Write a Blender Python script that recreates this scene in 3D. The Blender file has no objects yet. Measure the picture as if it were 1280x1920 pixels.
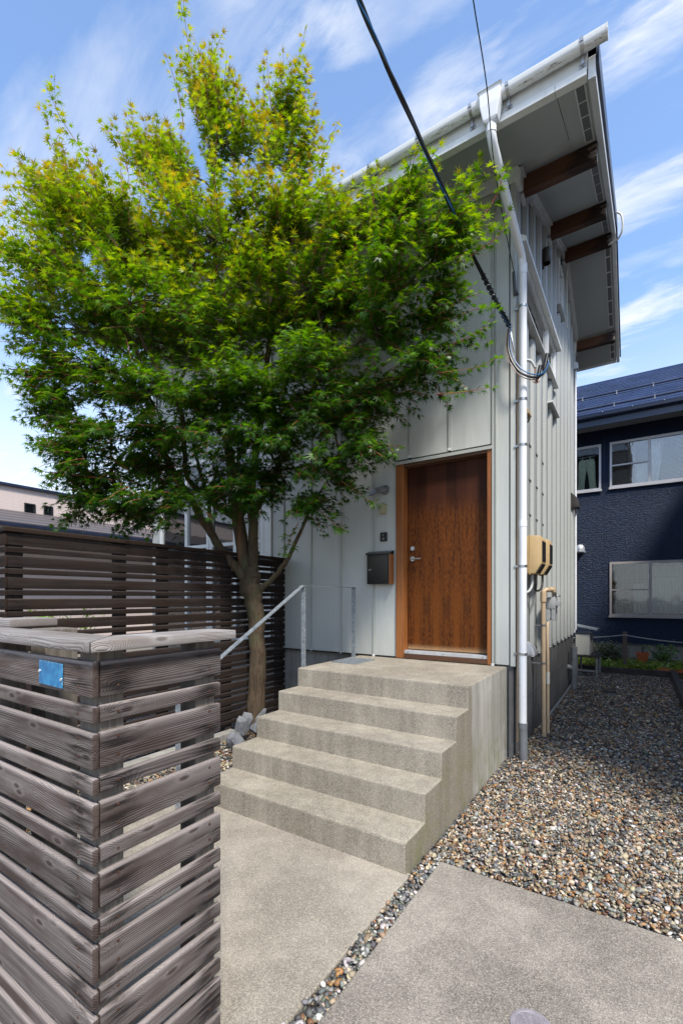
import bpy, bmesh, math, random
import numpy as np
from mathutils import Vector, Matrix
random.seed(7)
RNG = np.random.default_rng(11)
R = math.radians
scene = bpy.context.scene
COL = scene.collection

# ------------------------------------------------------------------ camera
cam_data = bpy.data.cameras.new('camera')
cam = bpy.data.objects.new('camera', cam_data)
COL.objects.link(cam)
cam.location = (0, 0, 1.597)
cam.rotation_euler = (R(90), 0, R(33.183))
cam_data.sensor_fit = 'HORIZONTAL'
cam_data.sensor_width = 36.0
cam_data.lens = 36.0 * 855.62 / 1280.0
cam_data.shift_y = (1120.91 - 960.0) / 1280.0
cam_data.clip_start = 0.05
cam_data.clip_end = 3000.0
scene.camera = cam

# ------------------------------------------------------------------ sky, sun, exposure
SUN_DIR = Vector((0.45, -0.36, 0.81)).normalized()
SUN_EL = math.asin(SUN_DIR.z)
SUN_ROT = math.atan2(SUN_DIR.x, SUN_DIR.y)
world = bpy.data.worlds.new('World')
scene.world = world
world.use_nodes = True
wt = world.node_tree
wt.nodes.clear()
def wn(t, **kw):
    n = wt.nodes.new(t)
    for k, v in kw.items():
        if hasattr(n, k): setattr(n, k, v)
        else: n.inputs[k].default_value = v
    return n
wl = wt.links.new
sky = wn('ShaderNodeTexSky', sky_type='NISHITA')
sky.sun_disc = False
sky.sun_elevation = SUN_EL
sky.sun_rotation = SUN_ROT
sky.air_density = 1.0
sky.dust_density = 0.6
sky.ozone_density = 1.6
gen = wn('ShaderNodeTexCoord')
sep = wn('ShaderNodeSeparateXYZ'); wl(gen.outputs['Generated'], sep.inputs[0])
zc = wn('ShaderNodeMath', operation='MAXIMUM'); wl(sep.outputs['Z'], zc.inputs[0]); zc.inputs[1].default_value = 0.0
za = wn('ShaderNodeMath', operation='ADD'); wl(zc.outputs[0], za.inputs[0]); za.inputs[1].default_value = 0.16
dx = wn('ShaderNodeMath', operation='DIVIDE'); wl(sep.outputs['X'], dx.inputs[0]); wl(za.outputs[0], dx.inputs[1])
dy = wn('ShaderNodeMath', operation='DIVIDE'); wl(sep.outputs['Y'], dy.inputs[0]); wl(za.outputs[0], dy.inputs[1])
comb = wn('ShaderNodeCombineXYZ'); wl(dx.outputs[0], comb.inputs[0]); wl(dy.outputs[0], comb.inputs[1])
def cloud_layer(rot, sc, loc, scale, detail, lo, hi, dist=0.4, rough=0.6):
    mp = wn('ShaderNodeMapping'); wl(comb.outputs[0], mp.inputs['Vector'])
    mp.inputs['Rotation'].default_value = (0, 0, R(rot)); mp.inputs['Scale'].default_value = sc; mp.inputs['Location'].default_value = loc
    nz = wn('ShaderNodeTexNoise'); wl(mp.outputs[0], nz.inputs['Vector'])
    nz.inputs['Scale'].default_value = scale; nz.inputs['Detail'].default_value = detail
    nz.inputs['Roughness'].default_value = rough; nz.inputs['Distortion'].default_value = dist
    mr = wn('ShaderNodeMapRange'); wl(nz.outputs['Fac'], mr.inputs['Value'])
    mr.inputs['From Min'].default_value = lo; mr.inputs['From Max'].default_value = hi
    mr.interpolation_type = 'SMOOTHSTEP'
    return mr.outputs[0]
streak = cloud_layer(28, (0.55, 2.6, 1), (1.3, 4.7, 0), 1.5, 9, 0.44, 0.80)
puff = cloud_layer(20, (1.0, 3.0, 1), (0.4, 5.2, 0), 3.0, 10, 0.40, 0.70, 0.3)
bank = cloud_layer(0, (1, 1, 1), (2.9, 7.5, 0), 0.8, 3, 0.40, 0.58)
pb = wn('ShaderNodeMath', operation='MULTIPLY'); wl(puff, pb.inputs[0]); wl(bank, pb.inputs[1])
st = wn('ShaderNodeMath', operation='MULTIPLY'); wl(streak, st.inputs[0]); st.inputs[1].default_value = 0.66
mx = wn('ShaderNodeMath', operation='MAXIMUM'); wl(pb.outputs[0], mx.inputs[0]); wl(st.outputs[0], mx.inputs[1])
hz = wn('ShaderNodeMapRange'); wl(sep.outputs['Z'], hz.inputs['Value'])
hz.inputs['From Min'].default_value = 0.0; hz.inputs['From Max'].default_value = 0.58
hz.inputs['To Min'].default_value = 0.95; hz.inputs['To Max'].default_value = 0.0
hz.interpolation_type = 'SMOOTHSTEP'
mx2 = wn('ShaderNodeMath', operation='MAXIMUM'); wl(mx.outputs[0], mx2.inputs[0]); wl(hz.outputs[0], mx2.inputs[1])
veil = wn('ShaderNodeMath', operation='MAXIMUM'); wl(mx2.outputs[0], veil.inputs[0]); veil.inputs[1].default_value = 0.05
gain = wn('ShaderNodeMix', data_type='RGBA', blend_type='MULTIPLY'); gain.inputs['Factor'].default_value = 1.0
wl(sky.outputs[0], gain.inputs['A']); gain.inputs['B'].default_value = (1.20, 1.38, 1.52, 1)
cmix = wn('ShaderNodeMix', data_type='RGBA')
wl(veil.outputs[0], cmix.inputs['Factor']); wl(gain.outputs['Result'], cmix.inputs['A'])
cmix.inputs['B'].default_value = (4.9, 5.05, 5.2, 1)
bg = wn('ShaderNodeBackground'); wl(cmix.outputs['Result'], bg.inputs['Color']); bg.inputs['Strength'].default_value = 0.15
wo = wn('ShaderNodeOutputWorld'); wl(bg.outputs[0], wo.inputs['Surface'])

sun_data = bpy.data.lights.new('sun', 'SUN')
sun_data.energy = 4.1
sun_data.angle = R(9)
sun_data.color = (1.0, 0.95, 0.87)
sun = bpy.data.objects.new('sun', sun_data)
COL.objects.link(sun)
sun.rotation_euler = SUN_DIR.to_track_quat('Z', 'Y').to_euler()
sun.location = (6, -6, 12)
scene.view_settings.view_transform = 'Standard'
scene.view_settings.look = 'None'
scene.view_settings.gamma = 1.0
scene.view_settings.use_curve_mapping = False
scene.view_settings.exposure = 0.6
try:
    scene.cycles.use_denoising = True
    scene.cycles.max_bounces = 8
    scene.cycles.transparent_max_bounces = 12
except Exception:
    pass

# ------------------------------------------------------------------ material helpers
class NT:
    def __init__(s, name):
        s.m = bpy.data.materials.new(name); s.m.use_nodes = True
        s.t = s.m.node_tree; s.t.nodes.clear()
        s.out = s.t.nodes.new('ShaderNodeOutputMaterial')
        s.geo = None; s.tc = None
    def n(s, typ, **kw):
        nd = s.t.nodes.new(typ)
        for k, v in kw.items(): setattr(nd, k, v)
        return nd
    def put(s, sock, v):
        if hasattr(v, 'links') or isinstance(v, bpy.types.NodeSocket): s.t.links.new(v, sock)
        elif isinstance(v, (tuple, list)):
            v = tuple(v)
            if sock.type == 'RGBA' and len(v) == 3: v = v + (1,)
            sock.default_value = v
        else: sock.default_value = v
    def pos(s):
        if s.geo is None: s.geo = s.n('ShaderNodeNewGeometry')
        return s.geo.outputs['Position']
    def obj(s):
        if s.tc is None: s.tc = s.n('ShaderNodeTexCoord')
        return s.tc.outputs['Object']
    def rnd(s): return s.n('ShaderNodeObjectInfo').outputs['Random']
    def map(s, v, sc=(1, 1, 1), loc=(0, 0, 0), rot=(0, 0, 0)):
        m = s.n('ShaderNodeMapping'); s.put(m.inputs['Vector'], v)
        s.put(m.inputs['Scale'], sc); s.put(m.inputs['Location'], loc); s.put(m.inputs['Rotation'], rot)
        return m.outputs[0]
    def noise(s, v, scale=5, detail=3, rough=0.5, dist=0.0, out='Fac'):
        m = s.n('ShaderNodeTexNoise'); s.put(m.inputs['Vector'], v); s.put(m.inputs['Scale'], scale)
        s.put(m.inputs['Detail'], detail); s.put(m.inputs['Roughness'], rough); s.put(m.inputs['Distortion'], dist)
        return m.outputs[out]
    def vor(s, v, scale=5, out='Distance', feature='F1', rand=1.0):
        m = s.n('ShaderNodeTexVoronoi', feature=feature); s.put(m.inputs['Vector'], v); s.put(m.inputs['Scale'], scale)
        s.put(m.inputs['Randomness'], rand)
        return m.outputs[out]
    def ma(s, op, a, b=0.0, c=None):
        m = s.n('ShaderNodeMath', operation=op); s.put(m.inputs[0], a); s.put(m.inputs[1], b)
        if c is not None: s.put(m.inputs[2], c)
        return m.outputs[0]
    def rng(s, v, a, b, c=0.0, d=1.0, smooth=True):
        m = s.n('ShaderNodeMapRange'); m.interpolation_type = 'SMOOTHSTEP' if smooth else 'LINEAR'
        s.put(m.inputs['Value'], v); s.put(m.inputs['From Min'], a); s.put(m.inputs['From Max'], b)
        s.put(m.inputs['To Min'], c); s.put(m.inputs['To Max'], d)
        return m.outputs[0]
    def ramp(s, f, stops, interp='LINEAR'):
        m = s.n('ShaderNodeValToRGB'); s.put(m.inputs[0], f); cr = m.color_ramp; cr.interpolation = interp
        while len(cr.elements) < len(stops): cr.elements.new(0.5)
        for e, (p, c) in zip(cr.elements, stops):
            e.position = p; e.color = tuple(c) + (1,) if len(c) == 3 else c
        return m.outputs[0]
    def mix(s, f, a, b, blend='MIX'):
        m = s.n('ShaderNodeMix', data_type='RGBA', blend_type=blend)
        s.put(m.inputs['Factor'], f); s.put(m.inputs['A'], a); s.put(m.inputs['B'], b)
        return m.outputs['Result']
    def sep(s, v):
        m = s.n('ShaderNodeSeparateXYZ'); s.put(m.inputs[0], v); return m.outputs
    def comb(s, x, y, z):
        m = s.n('ShaderNodeCombineXYZ'); s.put(m.inputs[0], x); s.put(m.inputs[1], y); s.put(m.inputs[2], z); return m.outputs[0]
    def add(s, a, b):
        m = s.n('ShaderNodeVectorMath', operation='ADD'); s.put(m.inputs[0], a); s.put(m.inputs[1], b); return m.outputs[0]
    def bump(s, h, strength=0.3, dist=0.01):
        m = s.n('ShaderNodeBump'); s.put(m.inputs['Height'], h); s.put(m.inputs['Strength'], strength); s.put(m.inputs['Distance'], dist)
        return m.outputs[0]
    def pbr(s, color, rough=0.6, metal=0.0, normal=None, spec=None, **kw):
        b = s.n('ShaderNodeBsdfPrincipled')
        s.put(b.inputs['Base Color'], color); s.put(b.inputs['Roughness'], rough); s.put(b.inputs['Metallic'], metal)
        if normal is not None: s.put(b.inputs['Normal'], normal)
        if spec is not None: s.put(b.inputs['Specular IOR Level'], spec)
        for k, v in kw.items(): s.put(b.inputs[k], v)
        s.t.links.new(b.outputs[0], s.out.inputs['Surface'])
        return s.m

MAT = {}
def painted(name, col, rough=0.45, var=0.08, scale=3.0, metal=0.0, dirt=0.0, dirtcol=(0.08, 0.07, 0.05), bump=0.0):
    t = NT(name)
    nz = t.noise(t.pos(), scale, 4, 0.6)
    c = t.mix(t.rng(nz, 0.3, 0.7), tuple(v * (1 - var) for v in col), tuple(min(1, v * (1 + var)) for v in col))
    if dirt > 0:
        d = t.noise(t.map(t.pos(), (1, 1, 0.35)), scale * 3.1, 6, 0.7)
        c = t.mix(t.ma('MULTIPLY', t.rng(d, 0.52, 0.75), dirt), c, dirtcol)
    nrm = t.bump(t.noise(t.pos(), scale * 12, 4), bump, 0.01) if bump else None
    MAT[name] = t.pbr(c, t.rng(t.noise(t.pos(), scale * 2, 3), 0.3, 0.7, rough * 0.85, min(1, rough * 1.15)), metal, nrm)
    return MAT[name]

# wall cladding (thin coated sheet, slightly wavy)
def cladding(name, col):
    t = NT(name); p = t.pos()
    big = t.noise(t.map(p, (2.5, 2.5, 0.55)), 1.6, 3, 0.5)
    streak = t.noise(t.map(p, (30, 30, 0.5)), 1.0, 5, 0.65)
    c = t.mix(t.rng(streak, 0.45, 0.75, 0, 0.16), col, tuple(v * 0.72 for v in col))
    c = t.mix(t.rng(t.sep(p)[2], 0.9, 1.5, 0.22, 0.0), c, (0.33, 0.32, 0.29))
    fine = t.noise(p, 220, 2, 0.5)
    b1 = t.bump(big, 0.35, 0.05)
    MAT[name] = t.pbr(c, t.rng(fine, 0.3, 0.7, 0.36, 0.48), 0.0, b1, 0.5)
cladding('cladding', (0.455, 0.468, 0.435))
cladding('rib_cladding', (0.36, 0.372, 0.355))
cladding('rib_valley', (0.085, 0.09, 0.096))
painted('trim_white', (0.70, 0.71, 0.69), 0.4, 0.05, 4, dirt=0.25)
painted('seam', (0.36, 0.37, 0.34), 0.42, 0.04)
painted('soffit', (0.45, 0.475, 0.46), 0.75, 0.04, 2.0, dirt=0.06, bump=0.04)
painted('fascia', (0.60, 0.615, 0.60), 0.5, 0.05, 3.0, dirt=0.12)
painted('vent_mesh', (0.16, 0.165, 0.165), 0.8, 0.2, 90)
painted('navy_metal', (0.012, 0.018, 0.04), 0.35, 0.2)
painted('pvc_white', (0.74, 0.75, 0.77), 0.32, 0.03, 5, dirt=0.10)
painted('pvc_grey', (0.17, 0.18, 0.19), 0.4, 0.08, 8, dirt=0.2)
painted('steel_dark', (0.055, 0.05, 0.045), 0.35, 0.2, 20, metal=0.7)
painted('steel', (0.42, 0.42, 0.42), 0.32, 0.1, 12, metal=0.9)
painted('aluminium', (0.62, 0.63, 0.65), 0.35, 0.06, 10, metal=0.6)
painted('black_plastic', (0.012, 0.012, 0.013), 0.35, 0.2)
painted('beige_plastic', (0.50, 0.35, 0.17), 0.42, 0.06, 4, dirt=0.12)
painted('tan_pipe', (0.55, 0.40, 0.25), 0.45, 0.06, 6, dirt=0.15)
painted('cream_plastic', (0.62, 0.60, 0.52), 0.45, 0.05, 6, dirt=0.15)
painted('grey_plastic', (0.40, 0.41, 0.40), 0.45, 0.06, 6, dirt=0.2)
painted('ivory', (0.36, 0.33, 0.20), 0.5, 0.06, 8)
painted('cable_black', (0.010, 0.011, 0.014), 0.4, 0.2)
painted('cable_blue', (0.015, 0.12, 0.30), 0.35, 0.2)
painted('cable_brown', (0.22, 0.10, 0.06), 0.4, 0.2)
painted('dark_bronze', (0.035, 0.03, 0.026), 0.45, 0.2, 6)
painted('grey_metal', (0.25, 0.255, 0.26), 0.4, 0.15, 10, metal=0.5)
painted('window_frame', (0.62, 0.60, 0.60), 0.4, 0.04)
painted('window_frame_dull', (0.33, 0.30, 0.29), 0.4, 0.05)
painted('dark_room', (0.03, 0.032, 0.035), 0.9, 0.1)
painted('terracotta', (0.42, 0.10, 0.03), 0.7, 0.15, 12, dirt=0.2)
painted('rope', (0.30, 0.30, 0.29), 0.8, 0.1, 30)
painted('trousers', (0.74, 0.80, 0.60), 0.9, 0.12, 9, bump=0.3)
painted('curtain', (0.80, 0.82, 0.82), 0.9, 0.08, 6)
painted('blind', (0.33, 0.27, 0.25), 0.6, 0.05)
painted('stone_grey', (0.15, 0.155, 0.165), 0.85, 0.3, 14, dirt=0.3, dirtcol=(0.38, 0.33, 0.27), bump=0.6)
painted('rubber', (0.02, 0.02, 0.02), 0.7, 0.2)
painted('soil', (0.06, 0.05, 0.03), 0.95, 0.3, 20, bump=0.5)
painted('kerb_wood', (0.045, 0.036, 0.033), 0.8, 0.3, 8, bump=0.3)
painted('copper_screw', (0.10, 0.05, 0.035), 0.5, 0.3, 60, metal=0.5)
painted('manhole', (0.215, 0.195, 0.215), 0.6, 0.12, 30, dirt=0.25)

t = NT('galvanised'); p = t.pos()
sp = t.vor(t.map(p, (1, 1, 1)), 70, 'Color')
c = t.mix(t.sep(sp)[0], (0.22, 0.25, 0.27), (0.40, 0.43, 0.45))
c = t.mix(t.rng(t.noise(p, 9, 5, 0.7), 0.5, 0.72, 0, 0.6), c, (0.13, 0.15, 0.16))
MAT['galvanised'] = t.pbr(c, 0.45, 0.55)

t = NT('gutter_white'); p = t.pos(); s = t.sep(p)
c = t.mix(t.noise(p, 4, 3), (0.70, 0.71, 0.70), (0.77, 0.78, 0.77))
band = t.ma('MULTIPLY', t.rng(s[2], 5.688, 5.693), t.rng(s[2], 5.712, 5.698))
spots = t.rng(t.noise(t.map(p, (5, 40, 60)), 3.0, 7, 0.75), 0.53, 0.60)
c = t.mix(t.ma('MULTIPLY', band, t.ma('MULTIPLY', spots, 0.95)), c, (0.055, 0.045, 0.02))
MAT['gutter_white'] = t.pbr(c, 0.35)

# window glass: clear pane that mirrors by angle
def glass(name, tint=(0.86, 0.9, 0.92), rough=0.02, base=0.14):
    t = NT(name)
    fr = t.n('ShaderNodeFresnel'); fr.inputs['IOR'].default_value = 1.5
    wob = t.bump(t.noise(t.pos(), 1.7, 2), 0.06, 0.05)
    f = t.ma('ADD', t.ma('MULTIPLY', fr.outputs[0], 1.2), base)
    gl = t.n('ShaderNodeBsdfGlossy'); t.put(gl.inputs['Roughness'], rough); t.put(gl.inputs['Color'], (0.95, 0.97, 1.0)); t.put(gl.inputs['Normal'], wob)
    tr = t.n('ShaderNodeBsdfTransparent'); t.put(tr.inputs['Color'], tint)
    m = t.n('ShaderNodeMixShader'); t.put(m.inputs[0], f); t.t.links.new(tr.outputs[0], m.inputs[1]); t.t.links.new(gl.outputs[0], m.inputs[2])
    t.t.links.new(m.outputs[0], t.out.inputs['Surface'])
    MAT[name] = t.m
glass('glass', (0.95, 0.97, 0.97), 0.02, 0.07); glass('glass_dull', (0.78, 0.82, 0.82), 0.05, 0.03)

# weathered slats: grain runs along the slat's own X axis
def slat_wood(name, dark, mid, light, brown, stain=0.75):
    t = NT(name); o = t.obj(); rd = t.rnd()
    s = t.sep(o)
    off = t.ma('MULTIPLY', rd, 37.0)
    x = t.ma('ADD', s[0], off)
    v = t.comb(x, s[1], t.ma('ADD', s[2], t.ma('MULTIPLY', rd, 11.0)))
    wav = t.noise(t.map(v, (0.9, 3, 4)), 1.0, 2, 0.5)
    vk = t.n('ShaderNodeTexVoronoi', voronoi_dimensions='2D'); t.put(vk.inputs['Scale'], 1.0)
    vs_ = t.sep(v)
    t.put(vk.inputs['Vector'], t.comb(t.ma('ADD', t.ma('MULTIPLY', vs_[0], 2.9), t.ma('MULTIPLY', wav, 0.15)), t.ma('MULTIPLY', vs_[2], 8.0), 0.0))
    kd = vk.outputs['Distance']
    kn = t.rng(kd, 0.02, 0.40, 1.0, 0.0)
    ringc = t.ma('ADD', t.ma('ADD', t.ma('MULTIPLY', s[2], 7.0), t.ma('MULTIPLY', s[1], 5.0)), t.ma('ADD', t.ma('MULTIPLY', wav, 1.0), t.ma('MULTIPLY', kn, 0.55)))
    ring = t.ma('SINE', t.ma('MULTIPLY', ringc, t.ma('ADD', 105.0, t.ma('MULTIPLY', rd, 60.0))))
    ring = t.rng(ring, -0.6, 1.0, smooth=False)
    fib = t.noise(t.map(v, (5, 420, 420)), 1.0, 4, 0.7)
    fib2 = t.noise(t.map(v, (1.1, 60, 60)), 1.0, 4, 0.6)
    blot = t.noise(t.map(v, (2.4, 6, 9)), 1.0, 4, 0.6)
    c = t.mix(t.rng(fib2, 0.28, 0.72), mid, light)
    c = t.mix(t.rng(blot, 0.42, 0.68, 0, 0.85), c, brown)
    c = t.mix(t.ma('MULTIPLY', ring, 0.17), c, dark)
    c = t.mix(t.rng(fib, 0.46, 0.74, 0, 0.42), c, dark)
    # knots
    core = t.rng(kd, 0.03, 0.085, 1.0, 0.0)
    halo = t.rng(kd, 0.06, 0.16, 0.45, 0.0)
    c = t.mix(halo, c, light)
    c = t.mix(t.ma('MULTIPLY', core, 0.85), c, tuple(q * 0.6 for q in brown))
    # dark tannin marks that spread along the grain from the nails
    st_ = None
    for an in ('nail_a', 'nail_b'):
        at = t.n('ShaderNodeAttribute', attribute_type='OBJECT', attribute_name=an).outputs['Fac']
        d = t.ma('ABSOLUTE', t.ma('SUBTRACT', s[0], at))
        g = t.rng(t.ma('ADD', d, t.ma('MULTIPLY', t.ma('SUBTRACT', fib2, 0.5), 0.22)), 0.0, 0.10, 1.0, 0.0)
        st_ = g if st_ is None else t.ma('MAXIMUM', st_, g)
    st_ = t.ma('MULTIPLY', st_, t.rng(t.noise(t.map(v, (4, 30, 42)), 1.0, 4, 0.65), 0.44, 0.60))
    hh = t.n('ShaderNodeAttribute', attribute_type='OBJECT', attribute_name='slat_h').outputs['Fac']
    top_lit = t.rng(t.ma('ADD', t.ma('SUBTRACT', s[2], hh), t.ma('MULTIPLY', t.ma('SUBTRACT', fib2, 0.5), 0.012)), -0.013, -0.001, 0.0, 0.75)  # light from above on the top edge, painted into the wood colour
    c = t.mix(top_lit, c, tuple(q * 1.5 for q in light))
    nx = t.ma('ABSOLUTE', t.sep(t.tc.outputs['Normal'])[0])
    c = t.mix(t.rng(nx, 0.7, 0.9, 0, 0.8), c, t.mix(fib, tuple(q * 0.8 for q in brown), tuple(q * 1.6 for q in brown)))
    edge = t.rng(t.ma('ADD', s[2], t.ma('MULTIPLY', fib2, 0.004)), 0.0, 0.009, 0.65, 0.0)  # shadow under each slat painted as a dark lower rim
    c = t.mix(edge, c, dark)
    c = t.mix(t.ma('MULTIPLY', st_, stain), c, tuple(q * 0.35 for q in dark))
    var = t.ma('ADD', 0.80, t.ma('MULTIPLY', rd, 0.4))
    c = t.mix(1.0, c, t.comb(var, var, var), 'MULTIPLY')
    h = t.ma('ADD', t.ma('MULTIPLY', fib, 0.6), t.ma('MULTIPLY', ring, -0.5))
    MAT[name] = t.pbr(c, 0.85, 0.0, t.bump(h, 0.7, 0.003), 0.15)
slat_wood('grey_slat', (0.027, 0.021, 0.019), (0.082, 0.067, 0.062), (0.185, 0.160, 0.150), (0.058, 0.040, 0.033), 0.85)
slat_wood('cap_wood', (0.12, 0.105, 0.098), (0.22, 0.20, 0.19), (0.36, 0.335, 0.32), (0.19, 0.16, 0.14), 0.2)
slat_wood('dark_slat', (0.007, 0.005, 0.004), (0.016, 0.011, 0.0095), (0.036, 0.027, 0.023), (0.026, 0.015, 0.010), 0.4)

def timber(name, a, b, dark, along=(0.8, 30, 30), rough=0.6, weather=0.0):
    t = NT(name); p = t.obj()
    f = t.noise(t.map(p, along), 1.0, 5, 0.65)
    f2 = t.noise(t.map(p, tuple(q * 3.2 for q in along)), 1.0, 4, 0.7)
    c = t.mix(t.rng(f, 0.3, 0.7), a, b)
    c = t.mix(t.rng(f2, 0.5, 0.75, 0, 0.6), c, dark)
    if weather:
        s = t.sep(p)
        far = t.ma('ADD', s[0], t.ma('MULTIPLY', t.ma('SUBTRACT', t.noise(t.map(p, (3, 14, 14)), 1.0, 5, 0.7), 0.5), 0.7))
        c = t.mix(t.rng(far, 0.36, 0.62, 0, 0.85), c, (0.012, 0.009, 0.008))
        c = t.mix(t.rng(far, 0.66, 0.74, 0, 0.9), c, (0.36, 0.29, 0.24))
    MAT[name] = t.pbr(c, rough, 0.0, t.bump(f2, 0.3, 0.003), 0.3)
timber('beam_wood', (0.075, 0.030, 0.016), (0.12, 0.052, 0.026), (0.025, 0.012, 0.008), weather=1.0)
timber('jamb_wood', (0.20, 0.065, 0.018), (0.30, 0.115, 0.035), (0.06, 0.02, 0.008), (22, 22, 0.9), 0.45)
timber('sill_wood', (0.07, 0.032, 0.018), (0.11, 0.055, 0.03), (0.03, 0.015, 0.01), (0.9, 22, 22), 0.6)
timber('post_wood', (0.10, 0.075, 0.06), (0.16, 0.12, 0.10), (0.05, 0.035, 0.03), (25, 25, 0.8), 0.8)
timber('fence_post_grey', (0.11, 0.092, 0.074), (0.18, 0.155, 0.128), (0.05, 0.042, 0.034), (60, 60, 1.5), 0.85)
timber('fence_post_dark', (0.02, 0.015, 0.013), (0.035, 0.027, 0.023), (0.014, 0.01, 0.009), (60, 60, 1.5), 0.85)

# door veneer: bookmatched vertical leaves
t = NT('door_veneer'); p = t.obj(); s = t.sep(p)
u = t.ma('DIVIDE', s[0], 0.1165)
idx = t.ma('FLOOR', u)
par = t.ma('PINGPONG', u, 1.0)
wn_ = t.n('ShaderNodeTexWhiteNoise', noise_dimensions='1D'); t.put(wn_.inputs['W'], idx)
v = t.comb(t.ma('MULTIPLY', par, 0.1165), 0.0, s[2])
fig = t.noise(t.map(v, (16, 1, 1.1)), 1.0, 4, 0.55, 0.6)
fib = t.noise(t.map(t.comb(s[0], 0, s[2]), (260, 1, 26)), 1.0, 4, 0.7)
mot = t.noise(t.map(t.comb(s[0], 0, s[2]), (50, 1, 20)), 1.0, 4, 0.65)
c = t.mix(t.rng(fig, 0.30, 0.70), (0.034, 0.008, 0.002), (0.128, 0.036, 0.005))
c = t.mix(t.rng(mot, 0.38, 0.66, 0, 0.7), c, (0.150, 0.048, 0.008))
c = t.mix(t.rng(fib, 0.48, 0.74, 0, 0.65), c, (0.042, 0.014, 0.005))
knot = t.rng(t.vor(t.map(v, (7.5, 1, 1.55), (0.5, 0, 0.12)), 1.0), 0.03, 0.30, 0.75, 0.0)
c = t.mix(t.ma('MULTIPLY', knot, 0.7), c, (0.022, 0.009, 0.004))
top = t.rng(t.ma('ADD', s[2], t.ma('MULTIPLY', t.ma('SUBTRACT', mot, 0.5), 0.25)), 1.42, 1.78)  # shade below the door head painted as a dark gradient on the upper leaf
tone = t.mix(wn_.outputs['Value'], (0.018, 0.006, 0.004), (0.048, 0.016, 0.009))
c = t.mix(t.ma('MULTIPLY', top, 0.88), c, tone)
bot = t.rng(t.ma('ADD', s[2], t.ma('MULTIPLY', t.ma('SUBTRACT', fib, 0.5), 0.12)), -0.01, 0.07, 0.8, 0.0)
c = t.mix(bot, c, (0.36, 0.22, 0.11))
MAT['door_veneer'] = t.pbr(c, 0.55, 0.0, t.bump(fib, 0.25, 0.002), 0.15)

# washed-aggregate concrete and plain concrete
def concrete(name, a, b, speck=0.5, stain=0.4, rough=0.9, side=False, green=0.0, front=None):
    t = NT(name); p = t.pos(); s = t.sep(p)
    big = t.noise(p, 1.15, 7, 0.66)
    med = t.noise(p, 7.0, 5, 0.65)
    c = t.mix(t.rng(big, 0.40, 0.62), a, b)
    c = t.mix(t.rng(med, 0.45, 0.75, 0, stain), c, tuple(q * 0.62 for q in a))
    if side:
        run = t.noise(t.map(p, (9, 9, 0.6)), 1.0, 5, 0.7)
        c = t.mix(t.rng(run, 0.42, 0.70, 0, 0.55), c, tuple(q * 0.55 for q in a))
        c = t.mix(t.rng(run, 0.50, 0.30, 0, 0.30), c, tuple(min(1, q * 1.35) for q in b))
    if front:
        wob = t.noise(t.map(p, (4, 4, 1.2)), 1.0, 4, 0.6)
        fm = t.rng(t.ma('ADD', s[1], t.ma('MULTIPLY', t.ma('SUBTRACT', wob, 0.5), 0.22)), 3.60, 3.68, 1.0, 0.0)
        c = t.mix(fm, c, t.mix(t.rng(t.noise(t.map(p, (9, 9, 0.5)), 1.0, 5, 0.7), 0.35, 0.65), tuple(q * 0.62 for q in front), front))
        speck = t.ma('ADD', speck, t.ma('MULTIPLY', fm, 0.30))
    cell = t.vor(p, 230, 'Color'); cs = t.sep(cell)
    gr = t.ramp(cs[0], [(0.0, (0.055, 0.05, 0.045)), (0.22, (0.17, 0.155, 0.135)), (0.55, (0.30, 0.275, 0.235)), (0.8, (0.42, 0.37, 0.29)), (1.0, (0.62, 0.58, 0.50))])
    c = t.mix(speck, c, gr)
    fine = t.noise(p, 420, 3, 0.6)
    c = t.mix(t.rng(fine, 0.52, 0.75, 0, 0.5), c, tuple(q * 0.40 for q in a))
    if green:
        gn = t.ma('MULTIPLY', t.rng(t.noise(p, 5, 5, 0.7), 0.42, 0.66), t.rng(s[2], 0.0, 0.75, 1.0, 0.0))
        c = t.mix(t.ma('MULTIPLY', gn, green), c, (0.15, 0.155, 0.055))
    h = t.ma('ADD', t.vor(p, 230), t.ma('MULTIPLY', fine, 0.5))
    MAT[name] = t.pbr(c, rough, 0.0, t.bump(h, 0.5, 0.003), 0.25)
concrete('step_concrete', (0.225, 0.192, 0.145), (0.355, 0.312, 0.245), 0.40, 0.30, side=True, green=0.12)
concrete('slab_concrete', (0.21, 0.180, 0.142), (0.37, 0.326, 0.264), 0.36, 0.32)
concrete('driveway_concrete', (0.135, 0.115, 0.100), (0.315, 0.278, 0.236), 0.36, 0.34)
concrete('side_concrete', (0.33, 0.315, 0.28), (0.47, 0.452, 0.41), 0.10, 0.20, side=True, green=0.5, front=(0.22, 0.185, 0.132))
concrete('foundation', (0.085, 0.085, 0.088), (0.14, 0.14, 0.142), 0.06, 0.45, side=True)
concrete('foundation_light', (0.20, 0.19, 0.17), (0.29, 0.275, 0.245), 0.08, 0.4, side=True)
concrete('far_concrete', (0.22, 0.21, 0.19), (0.32, 0.31, 0.28), 0.08, 0.5, side=True)

t = NT('gravel_bed'); p = t.pos()
cs = t.sep(t.vor(p, 55, 'Color'))
c = t.ramp(cs[0], [(0, (0.03, 0.032, 0.036)), (0.35, (0.075, 0.08, 0.09)), (0.6, (0.14, 0.14, 0.135)), (0.8, (0.26, 0.19, 0.11)), (0.95, (0.42, 0.38, 0.31))], 'CONSTANT')
MAT['gravel_bed'] = t.pbr(c, 0.85, 0.0, t.bump(t.vor(p, 55), 1.0, 0.02))

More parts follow.
